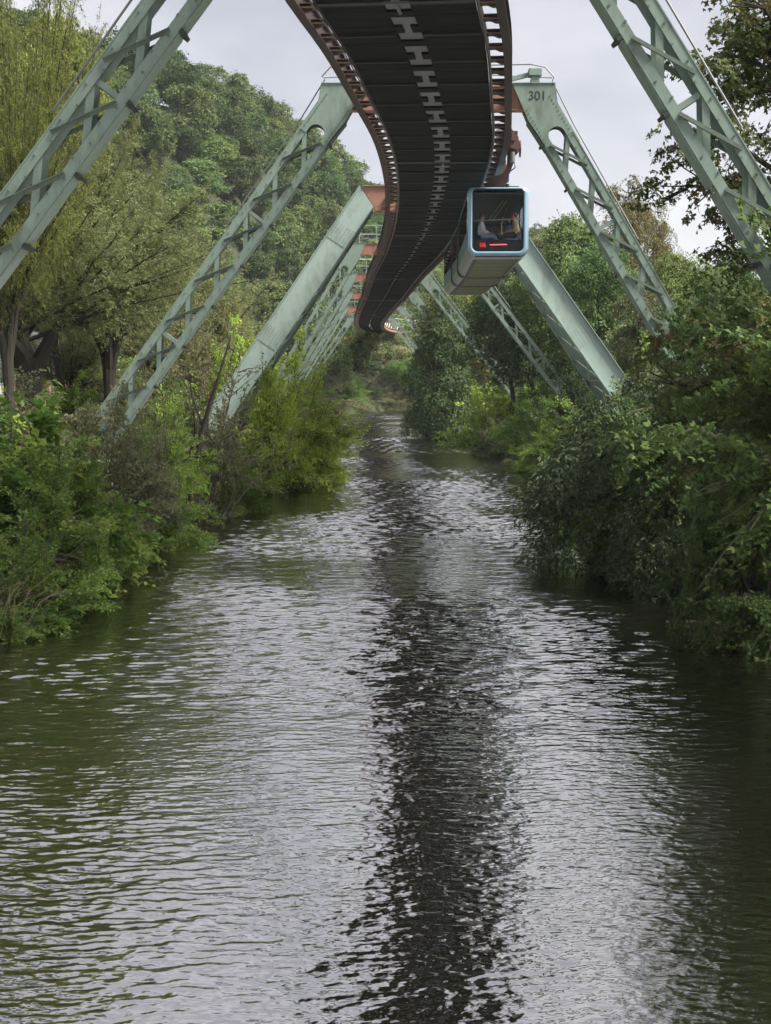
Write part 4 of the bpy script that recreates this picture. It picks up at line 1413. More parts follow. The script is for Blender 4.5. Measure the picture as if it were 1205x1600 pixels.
PROTO, PTOP = {}, {}
def proto(key, crown, lm, woodmb=None, wm=BARK, extra=None):
    """store meshes: crown and trunk share the tree's base as origin"""
    crown.materials.append(lm)
    wmesh = None
    if woodmb is not None:
        wmesh = woodmb.mesh(key + '_trunk')
        wmesh.materials.append(wm)
    co = np.empty(len(crown.vertices) * 3, np.float32)
    crown.vertices.foreach_get('co', co)
    PROTO[key] = (crown, wmesh)
    PTOP[key] = float(np.percentile(co[2::3], 99.3))
def plant(key, name, base, label, cat, group=None, scale=1.0, rot=0.0, tilt=(0, 0), crown_name='crown', trunk_name='trunk', mat=None):
    cr, wd = PROTO[key]
    root = thing(name, base, label, cat, group)
    root.scale = scale if hasattr(scale, '__len__') else (scale,) * 3
    root.rotation_euler = (tilt[0], tilt[1], rot)
    if mat is not None:
        k2 = cr.name + mat.name
        m2 = bpy.data.meshes.get(k2)
        c = link(crown_name, cr, None, root)
        c.material_slots[0].link = 'OBJECT'
        c.material_slots[0].material = mat
    else:
        link(crown_name, cr, None, root)
    if wd is not None:
        link(trunk_name, wd, None, root)
    return root

rng = np.random.default_rng(11)
# --- hillside trees: unit size about 10 m wide, 13 m tall
for k in range(5):
    lob = lobes_in(rng, 26, (4.6, 4.6, 5.2), 'dome' if k % 2 else 'round', (0.30, 0.48))
    lob[:, 2] += 7.6
    cr = spray_crown('hill_crown', rng, lob, 1500, 7, 0.55, 0.42, width=0.75, droop=0.5, flat=0.25, jit=0.5, vlobe=0.2)
    proto('hill%d' % k, cr, LF_HILL, wood(rng, (0, 0, -1), (0, 0, 9), 0.3, lob, 6, sub=0))
# --- broadleaf tree of the valley floor, 12 m tall, finer leaves
for k in range(3):
    lob = lobes_in(rng, 34, (3.0, 3.0, 4.6), 'column' if k == 1 else 'round', (0.30, 0.46))
    lob[:, 2] += 6.6
    cr = spray_crown('broad_crown', rng, lob, 3400, 10, 0.34, 0.17, width=0.7, droop=0.5, flat=0.2, jit=0.4)
    proto('broad%d' % k, cr, LF_DARK, wood(rng, (0, 0, -1), (0, 0, 8.5), 0.22, lob, 10))
# --- cone-shaped dark tree with drooping skirts
lob = lobes_in(rng, 46, (4.0, 4.0, 6.4), 'cone', (0.20, 0.34))
lob[:, 2] += 6.3
cr = spray_crown('cone_crown', rng, lob, 4200, 10, 0.42, 0.20, width=0.6, droop=1.1, flat=0.2, jit=0.4, lowcut=-0.8)
proto('cone', cr, LF_DARK, wood(rng, (0, 0, -1), (0, 0, 11), 0.28, lob, 12))
# --- loose shrubs of arching stems: leaves sit along side twigs, so stems, gaps and layers show
def shrub(key, seed, lm, n_st=34, n_tw=13, n_lf=22, leaf=0.06, shape='rhomb', width=0.6, droop=0.3, el=(0.15, 1.45), H=1.55, twl=(0.22, 0.5), flat=0.9, skirt=0.25):
    r_ = np.random.default_rng(seed)
    mb = MB()
    TS, TD, TL, TV = [], [], [], []
    for k in range(n_st):
        a = r_.uniform(0, 2 * PI)
        e = r_.uniform(*el)
        if r_.random() < skirt: e = r_.uniform(-0.05, 0.35)
        d = np.array([math.cos(a) * math.cos(e), math.sin(a) * math.cos(e), math.sin(e)])
        L_ = H * r_.uniform(0.55, 1.05) * (0.75 + 0.35 * math.sin(e))
        b0 = np.array([r_.normal(0, 0.12), r_.normal(0, 0.12), 0.05 if e > 0.4 else r_.uniform(0.2, 0.7)])
        g = droop * r_.uniform(0.6, 1.5)
        pts = np.array([b0 + d * L_ * t - np.array([0, 0, g * L_ * t * t * math.cos(e)]) + r_.normal(0, 0.035, 3) * t for t in np.linspace(0, 1, 6)])
        pts[:, 2] = np.maximum(pts[:, 2], 0.04)
        mb.tube(pts, [0.022 * (1 - 0.85 * t) + 0.002 for t in np.linspace(0, 1, 6)], 5)
        v = r_.normal(0.45, 0.18)
        for j in range(n_tw):
            t = (0.25 + 0.75 * r_.random() ** 0.7) * 5
            i = min(int(t), 4)
            p = pts[i] * (1 - t + i) + pts[i + 1] * (t - i)
            tg = unit(pts[i + 1] - pts[i])
            sd_ = unit(np.cross(tg, [0, 0, 1]) + 1e-6) * r_.choice([-1, 1])
            dd = unit(tg * r_.uniform(0.3, 0.9) + sd_ * r_.uniform(0.3, 1.0) + np.array([0, 0, r_.uniform(-0.25, 0.35)]))
            TS.append(p); TD.append(dd); TL.append(r_.uniform(*twl)); TV.append(v + r_.normal(0, 0.1))
    TS, TD, TL, TV = map(np.array, (TS, TD, TL, TV))
    m = len(TS)
    for k in r_.permutation(m)[:int(m * 0.5)]:
        e_ = TS[k] + TD[k] * TL[k] - np.array([0, 0, 0.25 * droop * TL[k]])
        mb.tube([TS[k], (TS[k] + e_) / 2 + np.array([0, 0, 0.02]), e_], [0.006, 0.004, 0.002], 3, False)
    rep_ = np.repeat(np.arange(m), n_lf)
    t = r_.uniform(0.1, 1.08, len(rep_))
    up = np.array([0, 0, 1.0])
    sn = unit(np.cross(TD, np.cross(np.broadcast_to(up, TD.shape), TD)) + r_.normal(0, 0.25, TD.shape))
    ss = np.cross(sn, TD)
    side = r_.choice([-1.0, 1.0], len(rep_))
    P = TS[rep_] + TD[rep_] * (TL[rep_] * t)[:, None] - up * (0.35 * droop * TL[rep_] * t * t)[:, None] + ss[rep_] * (side * r_.uniform(0, 0.05, len(rep_)))[:, None] + r_.normal(0, 0.014, (len(rep_), 3))
    N = sn[rep_] * flat + r_.normal(0, 0.38, P.shape) + up * 0.2
    D = TD[rep_] * 0.6 + ss[rep_] * side[:, None] * 0.9 - up * r_.uniform(0.0, 0.7, len(rep_))[:, None] + r_.normal(0, 0.22, P.shape)
    v = np.clip(TV[rep_] + r_.normal(0, 0.17, len(rep_)) + np.where(r_.random(len(rep_)) < 0.02, 0.5, 0), 0, 1)
    cr = leaf_mesh(key, P, N, D, leaf * r_.uniform(0.5, 1.35, len(rep_)), v, shape, width)
    proto(key, cr, lm, mb, TWIG)
for k in range(4):
    shrub('bush%d' % k, 60 + k, LF_BUSH, n_st=(44, 38, 48, 40)[k], n_tw=17, n_lf=30, leaf=(0.056, 0.07, 0.05, 0.062)[k], width=(0.6, 0.5, 0.7, 0.55)[k], droop=(0.35, 0.55, 0.3, 0.45)[k])
for k in range(2):
    shrub('maple%d' % k, 70 + k, LF_MAPLE, n_st=54, n_tw=18, n_lf=36, leaf=0.037, shape='maple', droop=0.5, el=(0.1, 1.4), twl=(0.25, 0.5), flat=0.8)
# --- yew-like evergreen, radius 1, feathery sprays
lob = lobes_in(rng, 26, (1.0, 1.0, 1.25), 'dome', (0.24, 0.4))
lob[:, 2] = lob[:, 2] + 1.15
cr = spray_crown('yew_crown', rng, lob, 2200, 22, 0.22, 0.062, width=0.28, droop=0.8, flat=0.14, jit=0.5, lowcut=-0.85)
proto('yew', cr, LF_YEW, wood(rng, (0, 0, -0.4), (0, 0, 1.6), 0.07, lob, 12))
shrub('knot', 80, LF_KNOT, n_st=40, n_tw=13, n_lf=22, leaf=0.10, width=0.62, droop=0.7, flat=1.3, twl=(0.3, 0.6))
# --- big pollard willow: shoots fanning up from a knobbly head, narrow leaves
def willow(key, lm, seed, n_sh=80, Lsh=(5.0, 7.5), trunk=3.0, leaf=0.14, r0=0.42, spread=1.0, per=44, nl=36, wm=BARK):
    rg_ = np.random.default_rng(seed)
    mb = MB()
    mb.tube([(0.1, 0, -1), (0, 0, 0.5), (-0.05, 0.05, trunk * 0.6), (0.05, 0, trunk)], [r0 * 1.2, r0, r0 * 0.95, r0 * 1.15], 10)
    st, dr, ln = [], [], []
    heads = []
    for k in range(5):
        a = k / 5 * 2 * PI + rg_.uniform(-0.4, 0.4)
        e = np.array([math.cos(a) * 1.0 * spread, math.sin(a) * 0.9 * spread, trunk + rg_.uniform(0.5, 1.3)])
        mb.tube([(0, 0, trunk * 0.75), (e[0] * 0.5, e[1] * 0.5, trunk + 0.15), e], [r0 * 0.8, r0 * 0.6, r0 * 0.42], 7)
        heads.append(e)
    for k in range(n_sh):
        h = heads[k % 5]
        a = math.atan2(h[1], h[0]) + rg_.normal(0, 0.75)
        el = rg_.uniform(0.25, 1.45)
        d = np.array([math.cos(a) * math.cos(el), math.sin(a) * math.cos(el), math.sin(el)])
        L_ = rg_.uniform(*Lsh)
        K = 6
        pts = [h + d * L_ * t - np.array([0, 0, 0.16 * L_ * t * t * math.cos(el)]) + rg_.normal(0, 0.05, 3) * t for t in np.linspace(0, 1, K)]
        mb.tube(pts, [0.07 * (1 - 0.85 * t) + 0.006 for t in np.linspace(0, 1, K)], 5)
        pts = np.array(pts)
        for j in range(per):
            t = rg_.uniform(0.18, 1.0) * (K - 1)
            i = min(int(t), K - 2)
            p = pts[i] * (1 - t + i) + pts[i + 1] * (t - i)
            tang = unit(pts[i + 1] - pts[i])
            sd_ = unit(rg_.normal(size=3))
            st.append(p)
            dr.append(unit(tang * 0.75 + sd_ * 0.8))
            ln.append(rg_.uniform(0.5, 1.3))
    cr, P = strands(key, rg_, np.array(st), np.array(dr), np.array(ln), nl, leaf, 0.24, 0.22, 0.05)
    tw = rg_.permutation(len(P))[:500]
    for k in tw:
        mb.tube(P[k][[0, 3, 6]], [0.012, 0.008, 0.004], 3, False)
    proto(key, cr, lm, mb, wm)
willow('willow', LF_WILLOW, 21)
willow('willow_b', LF_PALE, 22, n_sh=46, Lsh=(3.0, 5.0), trunk=1.6, r0=0.25, per=40, nl=32, leaf=0.14)
# --- birch with hanging strands
def birch(key, seed):
    rg_ = np.random.default_rng(seed)
    mb = MB()
    H = 15
    tr = [np.array([0.25 * math.sin(z * 0.35), 0.2 * math.cos(z * 0.3), z]) for z in np.linspace(-1, H, 9)]
    mb.tube(tr, [0.22 * (1 - 0.9 * i / 8) + 0.01 for i in range(9)], 8)
    st, dr, ln = [], [], []
    for k in range(46):
        t = rg_.uniform(0.3, 0.98)
        p = np.array([0, 0, t * H])
        a = rg_.uniform(0, 2 * PI)
        L_ = (1.3 - t) * 3.6 * rg_.uniform(0.6, 1.1) + 0.5
        d = np.array([math.cos(a) * 0.75, math.sin(a) * 0.75, 0.7])
        pts = np.array([p + d * L_ * s - np.array([0, 0, 0.4 * L_ * s * s]) for s in np.linspace(0, 1, 5)])
        mb.tube(pts, [0.05, 0.04, 0.03, 0.02, 0.008], 4)
        for j in range(26):
            s = rg_.uniform(0.25, 1) * 4
            i = min(int(s), 3)
            st.append(pts[i] * (1 - s + i) + pts[i + 1] * (s - i) + rg_.normal(0, 0.12, 3))
            dr.append(unit(np.array([math.cos(a) * 0.4, math.sin(a) * 0.4, -0.2]) + rg_.normal(0, 0.4, 3)))
            ln.append(rg_.uniform(0.5, 1.9))
    cr, P = strands(key, rg_, np.array(st), np.array(dr), np.array(ln), 26, 0.14, 0.6, 0.75, 0.05)
    proto(key, cr, LF_BIRCH, mb, BARK_W)
birch('birch', 31)
# --- twiggy half-bare shrub
def twiggy(key, seed, lm=LF_GREY, n=36, H=3.2, leaf=0.075, nl=22):
    rg_ = np.random.default_rng(seed)
    mb = MB()
    st, dr, ln = [], [], []
    for k in range(n):
        a = rg_.uniform(0, 2 * PI)
        el = rg_.uniform(0.7, 1.5)
        d = np.array([math.cos(a) * math.cos(el), math.sin(a) * math.cos(el), math.sin(el)])
        L_ = H * rg_.uniform(0.6, 1.1)
        b = np.array([rg_.normal(0, 0.15), rg_.normal(0, 0.15), -0.2])
        pts = np.array([b + d * L_ * t + rg_.normal(0, 0.07, 3) * t * (1 + t) for t in np.linspace(0, 1, 6)])
        mb.tube(pts, [0.028 * (1 - 0.85 * t) for t in np.linspace(0, 1, 6)], 4)
        for j in range(12):
            t = rg_.uniform(0.2, 1) * 5
            i = min(int(t), 4)
            p = pts[i] * (1 - t + i) + pts[i + 1] * (t - i)
            e = unit(d * 0.5 + rg_.normal(0, 0.6, 3))
            l2 = rg_.uniform(0.3, 0.8)
            mb.tube([p, p + e * l2 * 0.5 + rg_.normal(0, 0.02, 3), p + e * l2], [0.010, 0.007, 0.003], 3, False)
            st.append(p); dr.append(e); ln.append(l2)
    cr, P = strands(key, rg_, np.array(st), np.array(dr), np.array(ln), nl, leaf, 0.45, 0.05, 0.03)
    proto(key, cr, lm, mb, TWIG)
twiggy('twiggy', 41)
# --- open-crowned big maple leaning over the picture's right edge: long boughs with separate sprays
def bough_tree(key, seed, lm):
    rg_ = np.random.default_rng(seed)
    mb = MB()
    tr = [np.array(p, float) for p in ((0, 0, -1), (0.05, 0, 1.5), (-0.1, 0.1, 4), (0.1, -0.1, 7), (0.05, 0.1, 10), (0.0, 0.0, 13.5))]
    mb.tube(tr, [0.34, 0.28, 0.25, 0.2, 0.14, 0.04], 9)
    lob = []
    for k in range(44):
        z = rg_.uniform(3.0, 13.0)
        a = rg_.uniform(0, 2 * PI)
        L_ = rg_.uniform(2.2, 4.4) * (1.15 - abs(z - 7.5) / 9)
        d = np.array([math.cos(a), math.sin(a), rg_.uniform(0.0, 0.5)])
        p0 = np.array([0, 0, z])
        pts = [p0 + d * L_ * t + np.array([0, 0, -0.08 * L_ * t * t]) + rg_.normal(0, 0.1, 3) * t for t in np.linspace(0, 1, 6)]
        mb.tube(pts, [0.075 * (1 - 0.85 * t) + 0.006 for t in np.linspace(0, 1, 6)], 5)
        for t in (2, 3, 4, 5):
            for _ in range(3):
                c = pts[t] + rg_.normal(0, 0.42, 3)
                mb.tube([pts[t - 1], (pts[t] + c) / 2 + rg_.normal(0, 0.08, 3), c], [0.022, 0.014, 0.006], 4, False)
                q = rg_.uniform(0.26, 0.5)
                lob.append((c[0], c[1], c[2], q, q, q * 0.6))
    lob = np.array(lob)
    cr = spray_crown(key, rg_, lob, 8600, 9, 0.2, 0.10, 'maple', droop=0.7, flat=0.14, jit=0.4, shell=(0.4, 1.1), vlobe=0.25)
    proto(key, cr, lm, mb)
bough_tree('bough', 51, LF_MAPLE_R)

# ------------------------------------------------------------------ planting
def gz(x, y): return float(ground(x, y))
def put(key, name, px, py_top, depth, height_proto, label, cat, group=None, width=1.0, rot=None, base=None, mat=None, tilt=(0, 0), crown_name='crown', trunk_name='trunk'):
    """plant whose top shows at px, py_top at the given depth; base on the ground unless given"""
    t = at(px, py_top, depth)
    b = base if base is not None else gz(t.x, depth)
    sc = (t.z - b) / PTOP[key]
    return plant(key, name, (t.x, depth, b), label, cat, group, (sc * width, sc * width, sc), rng.uniform(0, 6.28) if rot is None else rot, tilt, crown_name, trunk_name, mat)
BUSHN = dict(crown_name='foliage', trunk_name='stems')

# hillside woods
n_h = 0
pts = []
rgh = random.Random(77)
for _ in range(16000):
    y = rgh.uniform(100, 440)
    x = rgh.uniform(-0.33 * y - 12, 0.24 * y + 10)
    fy = float(foot_y(x))
    if y < fy - 6 or y > fy + HILL_L + 14: continue
    if river_dist(x, y) < 17: continue
    sp = 5.0
    if any((x - a) ** 2 + (y - b) ** 2 < sp * sp for a, b in pts): continue
    pts.append((x, y))
pts.sort(key=lambda p: p[1])
for i, (x, y) in enumerate(pts[:300]):
    k = rgh.randrange(5)
    sc = rgh.uniform(0.6, 0.92)
    plant('hill%d' % k, 'hillside_tree', (x, y, gz(x, y) - 0.3), 'full-leaved green tree in the dense wood on the hillside behind the railway', 'tree',
          'trees of the hillside wood', (sc * rgh.uniform(0.9, 1.15), sc * rgh.uniform(0.9, 1.15), sc * rgh.uniform(0.85, 1.15)), rgh.uniform(0, 6.28), mat=LF_HILL_Y if rgh.random() < 0.22 else None)
print('hill trees', len(pts))
def forest_mass(rest):
    """the rest of the wood higher up, too many and too alike to count: one object of instanced trees"""
    me = bpy.data.meshes.new('hillside_forest')
    me.from_pydata([(x, y, gz(x, y) - 0.3) for x, y in rest], [], [])
    ob = link('hillside_forest', me)
    ng = bpy.data.node_groups.new('forest_scatter', 'GeometryNodeTree')
    ng.interface.new_socket('Geometry', in_out='INPUT', socket_type='NodeSocketGeometry')
    ng.interface.new_socket('Geometry', in_out='OUTPUT', socket_type='NodeSocketGeometry')
    N = ng.nodes.new
    gi, go, ip, jn = N('NodeGroupInput'), N('NodeGroupOutput'), N('GeometryNodeInstanceOnPoints'), N('GeometryNodeJoinGeometry')
    seen = set()
    for o in list(C.objects):
        if o.name.startswith('crown') and o.data.name not in seen and o.parent and o.parent.name.startswith('hillside_tree'):
            seen.add(o.data.name)
            oi = N('GeometryNodeObjectInfo')
            oi.inputs['Object'].default_value = o
            oi.inputs['As Instance'].default_value = True
            ng.links.new(oi.outputs['Geometry'], jn.inputs[0])
    rs = N('FunctionNodeRandomValue'); rs.data_type = 'FLOAT_VECTOR'
    rs.inputs[0].default_value = (0.58, 0.58, 0.55); rs.inputs[1].default_value = (0.98, 0.98, 0.98)
    rr = N('FunctionNodeRandomValue'); rr.data_type = 'FLOAT_VECTOR'
    rr.inputs[0].default_value = (0, 0, 0); rr.inputs[1].default_value = (0, 0, 6.28)
    ip.inputs['Pick Instance'].default_value = True
    for a, b in ((gi.outputs[0], ip.inputs['Points']), (jn.outputs[0], ip.inputs['Instance']), (rs.outputs[0], ip.inputs['Scale']), (rr.outputs[0], ip.inputs['Rotation']), (ip.outputs[0], go.inputs[0])):
        ng.links.new(a, b)
    m = ob.modifiers.new('scatter', 'NODES')
    m.node_group = ng
    tag(ob, 'dense green wood covering the upper hillside and skyline behind the railway', 'forest', kind='stuff')
forest_mass(pts[300:])

# far bend of the river
put('hill1', 'broadleaf_tree', 505, 515, 240, 6.2, 'olive tree left of the far bend, below the distant supports', 'tree', 'bushes at the far bend', width=1.0, mat=LF_GREY)
put('hill3', 'broadleaf_tree', 562, 512, 252, 6.2, 'olive tree at the middle of the far bend under the girder', 'tree', 'bushes at the far bend', width=1.0, mat=LF_PALE)
put('broad0', 'broadleaf_tree', 610, 520, 262, 11.4, 'round olive tree right of the middle at the far bend', 'tree', 'bushes at the far bend', width=1.2, mat=LF_PALE)
put('broad2', 'broadleaf_tree', 655, 505, 270, 11.4, 'dark tree at the far bend beside the distant orange girder', 'tree', 'bushes at the far bend', width=1.1, mat=LF_DARK)
for px, top, d in ((478, 560, 205), (520, 575, 226), (548, 585, 236), (580, 580, 244), (612, 588, 246), (645, 590, 250)):
    put('twiggy', 'waterside_shrub', px, top, d, 3.0, 'grey green twiggy shrub on the bank at the far bend', 'shrub', 'twiggy shrubs at the far bend', width=1.7, **BUSHN)
    put('bush%d' % (px % 4), 'waterside_shrub', px + 14, top + 26, d - 3, 1.8, 'low grey green shrub at the water of the far bend', 'shrub', 'low shrubs at the far bend', width=1.6, mat=LF_GREY, base=0.2, **BUSHN)

for k, px in enumerate(range(446, 668, 17)):
    put(('broad0', 'broad2', 'bush1', 'broad1', 'bush3')[k % 5], 'far_bend_tree', px, 535 + (k * 37) % 38, 243 + (k * 11) % 17, 1, 'grey green tree or tall shrub in the thicket at the far bend', 'tree', 'thicket at the far bend',
        width=1.0 if k % 5 in (2, 4) else 1.4, mat=(LF_GREY, LF_PALE, LF_GREY, LF_BUSH, LF_DARK)[(k * 3) % 5])

# right side, middle distance
put('cone', 'dark_tree', 694, 462, 132, 12.4, 'dark cone-shaped tree with skirts hanging over the water right of the bend', 'tree', width=0.95, base=-1.2)
put('broad0', 'yellow_green_tree', 722, 452, 150, 11.4, 'yellow green tree behind the dark cone-shaped tree', 'tree', mat=LF_YELLOW, width=1.0)
put('broad1', 'broadleaf_tree', 775, 400, 140, 11.4, 'olive tree directly behind the rear of the train', 'tree', mat=LF_PALE, width=0.95)
put('broad2', 'broadleaf_tree', 800, 430, 112, 11.4, 'dark green tree behind the solid right leg', 'tree', mat=LF_DARK, width=0.95)
put('broad0', 'broadleaf_tree', 880, 343, 98, 11.4, 'tall mid green tree right of the train front', 'tree', mat=LF_HILL_Y, width=0.72)
put('broad2', 'broadleaf_tree', 935, 375, 92, 11.4, 'dense green tree in front of the drooping birch', 'tree', mat=LF_HILL, width=0.72)
put('broad1', 'broadleaf_tree', 840, 395, 106, 11.4, 'deep green tree below the train front, left of the tall one', 'tree', mat=LF_DARK, width=0.8)
put('birch', 'birch_tree', 978, 286, 104, 15.3, 'tall birch with drooping olive strands against the sky', 'tree', width=0.8)
put('birch', 'birch_tree', 1022, 318, 108, 15.3, 'smaller birch right of the tall drooping one', 'tree', width=0.7)
put('broad0', 'broadleaf_tree', 1000, 455, 72, 11.4, 'pale green tree between the solid leg and the 301 leg', 'tree', mat=LF_GREY, width=0.62)
put('broad1', 'broadleaf_tree', 1065, 398, 84, 11.4, 'light green tree under the patch of sky at right', 'tree', mat=LF_HILL_Y, width=0.75)
put('broad2', 'broadleaf_tree', 1150, 395, 70, 11.4, 'mid green tree behind the foot of the nearest right leg', 'tree', mat=LF_HILL, width=0.7)
put('broad2', 'broadleaf_tree', 905, 520, 84, 11.4, 'small dark tree behind the feet of the solid right leg', 'tree', mat=LF_DARK, width=0.9)
for px, top, d, h, key, mat, lab in (
        (757, 612, 116, 1.75, 'knot', LF_LIME, 'bright lime shrub right of the dark cone-shaped tree'),
        (790, 628, 112, 1.75, 'knot', LF_LIME, 'lime green shrub next to the foot of a far lattice leg'),
        (775, 655, 104, 1.85, 'bush1', LF_GREY, 'grey green rounded shrub at the water below the lime shrubs'),
        (828, 640, 96, 1.75, 'knot', LF_KNOT, 'layered broad-leaved shrub below the far lattice legs'),
        (868, 648, 84, 1.75, 'knot', LF_KNOT, 'layered broad-leaved shrub left of the bright one'),
        (905, 655, 74, 1.75, 'knot', LF_LIME, 'bright layered shrub just left of the dark evergreen'),
        (880, 690, 70, 1.75, 'knot', LF_KNOT, 'broad-leaved shrub hanging low over the water before the evergreen'),
        (850, 605, 100, 1.85, 'bush2', LF_DARK, 'dark bush at the foot of the middle lattice leg'),
        (905, 590, 78, 1.85, 'bush0', LF_DARK, 'dark bush in front of the feet of the solid right leg')):
    put(key, 'bank_shrub', px, top, d, h, lab, 'shrub', 'shrubs on the right bank', width=0.85, base=0.3 if 'water' in lab else None, mat=mat, **BUSHN)

# right side, near
put('yew', 'evergreen_shrub', 1000, 640, 42.5, 2.3, 'dark feathery evergreen leaning over the water on the right bank', 'shrub', base=-0.3, width=1.1, **BUSHN)
put('yew', 'evergreen_shrub', 1045, 585, 47, 2.3, 'taller dark evergreen behind the one leaning over the water', 'shrub', base=0.8, width=0.9, **BUSHN)
put('yew', 'evergreen_shrub', 1085, 745, 37.5, 2.3, 'low dark evergreen between the leaning one and the near maple', 'shrub', base=-0.4, width=1.05, **BUSHN)
for px, top, d, key, lab, wd, base in (
        (1075, 615, 40, 'maple0', 'maple with layered leaves in the middle of the right bank', 0.62, 0.6),
        (1170, 560, 37, 'maple1', 'maple with layered leaves at the right edge, under the nearest leg', 0.62, 1.6),
        (1185, 720, 30, 'maple0', 'maple boughs hanging to the water at the lower right edge', 0.58, 0.1),
        (1120, 455, 38, 'maple1', 'tall maple in front of the foot of the 301 right leg', 0.6, 3.0),
        (1385, 365, 24, 'maple0', 'tall maple rising at the right edge before the nearest right leg', 0.8, 3.2),
        (1040, 530, 50, 'bush3', 'green bush hiding the foot of the 301 right leg', 0.6, 2.6)):
    put(key, 'maple_tree' if 'maple' in key else 'bank_shrub', px, top, d, 2.0, lab, 'tree' if 'maple' in key else 'shrub', 'maples on the right bank' if 'maple' in key else None, width=wd, base=base, mat=LF_BUSH if 'bush' in key else None, **BUSHN)
bp = at(1215, 600, 29)
plant('bough', 'maple_tree', (bp.x + 0.5, bp.y, gz(bp.x + 0.5, bp.y)), 'tall open maple with reddish leaf edges overhanging the top right corner', 'tree', None, (0.86, 0.86, 0.98), 0.7)

# left side, near bank
for px, top, d, h, key, mat, lab, wd, base in (
        (40, 640, 38, 1.85, 'knot', LF_BUSH, 'leafy bush at the left edge below the willow trunk', 1.1, None),
        (60, 720, 35, 1.85, 'bush0', LF_BUSH, 'large dark green bush at the left edge of the near bank', 1.0, 0.8),
        (150, 770, 40, 1.85, 'bush1', LF_BUSH, 'green bush hanging over the water left of the yellow tinted one', 1.0, 0.3),
        (30, 830, 32, 1.85, 'bush2', LF_BUSH, 'lowest bush at the left edge reaching into the dark water', 1.15, -0.1),
        (172, 632, 41.5, 1.85, 'bush2', LF_GREY, 'olive bush hiding the footing of the 301 left leg', 0.7, 1.0),
        (95, 700, 37.5, 1.85, 'maple1', LF_BUSH, 'layered palm-leaved bush between the left edge and the brown twigs', 0.9, 0.6),
        (255, 740, 48, 1.85, 'bush3', LF_KNOT, 'rounded bright bush at the water below the leaning trunk', 1.0, 0.1),
        (205, 690, 46, 1.85, 'bush0', LF_DARK, 'dark bush below the foot of the 301 left leg', 1.0, 0.6),
        (255, 628, 54, 1.85, 'bush2', LF_KNOT, 'lime tipped bush right of the foot of the 301 left leg', 0.85, 1.2),
        (110, 655, 44, 1.85, 'bush1', LF_GREY, 'grey green bush left of the foot of the 301 left leg', 1.0, 1.0),
        (345, 668, 60, 1.85, 'bush1', LF_BUSH, 'green bush right of the leaning dark trunk', 0.75, 0.3)):
    put(key, 'bank_bush', px, top, d, h, lab, 'bush', 'bushes on the left bank', width=wd * 0.84, base=base, mat=mat, **BUSHN)
for px, top, d, lab in ((300, 520, 58, 'half-bare brown shrub before the solid left leg'), (215, 630, 50, 'bare twiggy shrub around the foot of the 301 left leg'), (155, 700, 42, 'brown twiggy shrub leaning in the middle of the left bank')):
    put('twiggy', 'twiggy_shrub', px, top, d, 3.1, lab, 'shrub', 'half-bare shrubs on the left bank', width=0.7, crown_name='foliage', trunk_name='stems')
# leaning dark trunk with a few limbs
lt = at(292, 740, 55)
mb = MB()
q0 = Vector((lt.x, 55, 0.4))
mb.tube([q0, q0 + Vector((0.35, 0, 1.6)), q0 + Vector((0.55, 0.1, 3.0)), q0 + Vector((1.2, 0, 5.0)), q0 + Vector((1.7, 0, 6.6))], [0.15, 0.12, 0.10, 0.06, 0.02], 8)
mb.tube([q0 + Vector((0.45, 0, 2.0)), q0 + Vector((1.4, 0.2, 2.8)), q0 + Vector((2.4, 0.3, 3.3))], [0.07, 0.05, 0.015], 6)
mb.tube([q0 + Vector((-0.4, 0.2, -0.1)), q0 + Vector((-0.1, 0.2, 1.4)), q0 + Vector((0.3, 0.3, 3.0)), q0 + Vector((0.2, 0.3, 4.6))], [0.10, 0.08, 0.05, 0.015], 6)
mb.tube([q0 + Vector((0.6, 0.1, 3.2)), q0 + Vector((0.2, 0.2, 4.4)), q0 + Vector((0.1, 0, 5.4))], [0.05, 0.035, 0.01], 5)
tag(link('leaning_trunk', mb.mesh('leaning_trunk'), BARK), 'dark bare leaning trunk with a side limb above the left bank water', 'tree trunk')
# bright maple overhanging the water
put('bush2', 'bright_maple', 455, 548, 74, 1.85, 'bright yellow green maple overhanging the water left of the river bend', 'tree', base=0.2, width=0.64, rot=1.1, mat=LF_LIME)
put('bush0', 'bright_maple', 425, 580, 70, 1.85, 'smaller bright maple in front of the solid left leg foot', 'tree', base=0.5, width=0.6, rot=2.1, mat=LF_LIME)
put('bush2', 'bright_maple', 380, 522, 80, 1.85, 'yellow green maple partly behind the solid left leg', 'tree', base=2.0, width=0.75, mat=LF_LIME)
put('bush1', 'bank_bush', 500, 655, 78, 1.85, 'lime leaved low boughs spreading over the water under the bright maple', 'bush', 'bushes on the left bank', base=-0.2, width=0.55, mat=LF_LIME, **BUSHN)
put('bush3', 'bank_bush', 450, 690, 72, 1.85, 'shaded bush touching the water below the bright maple', 'bush', 'bushes on the left bank', base=-0.2, width=0.75, mat=LF_BUSH, **BUSHN)

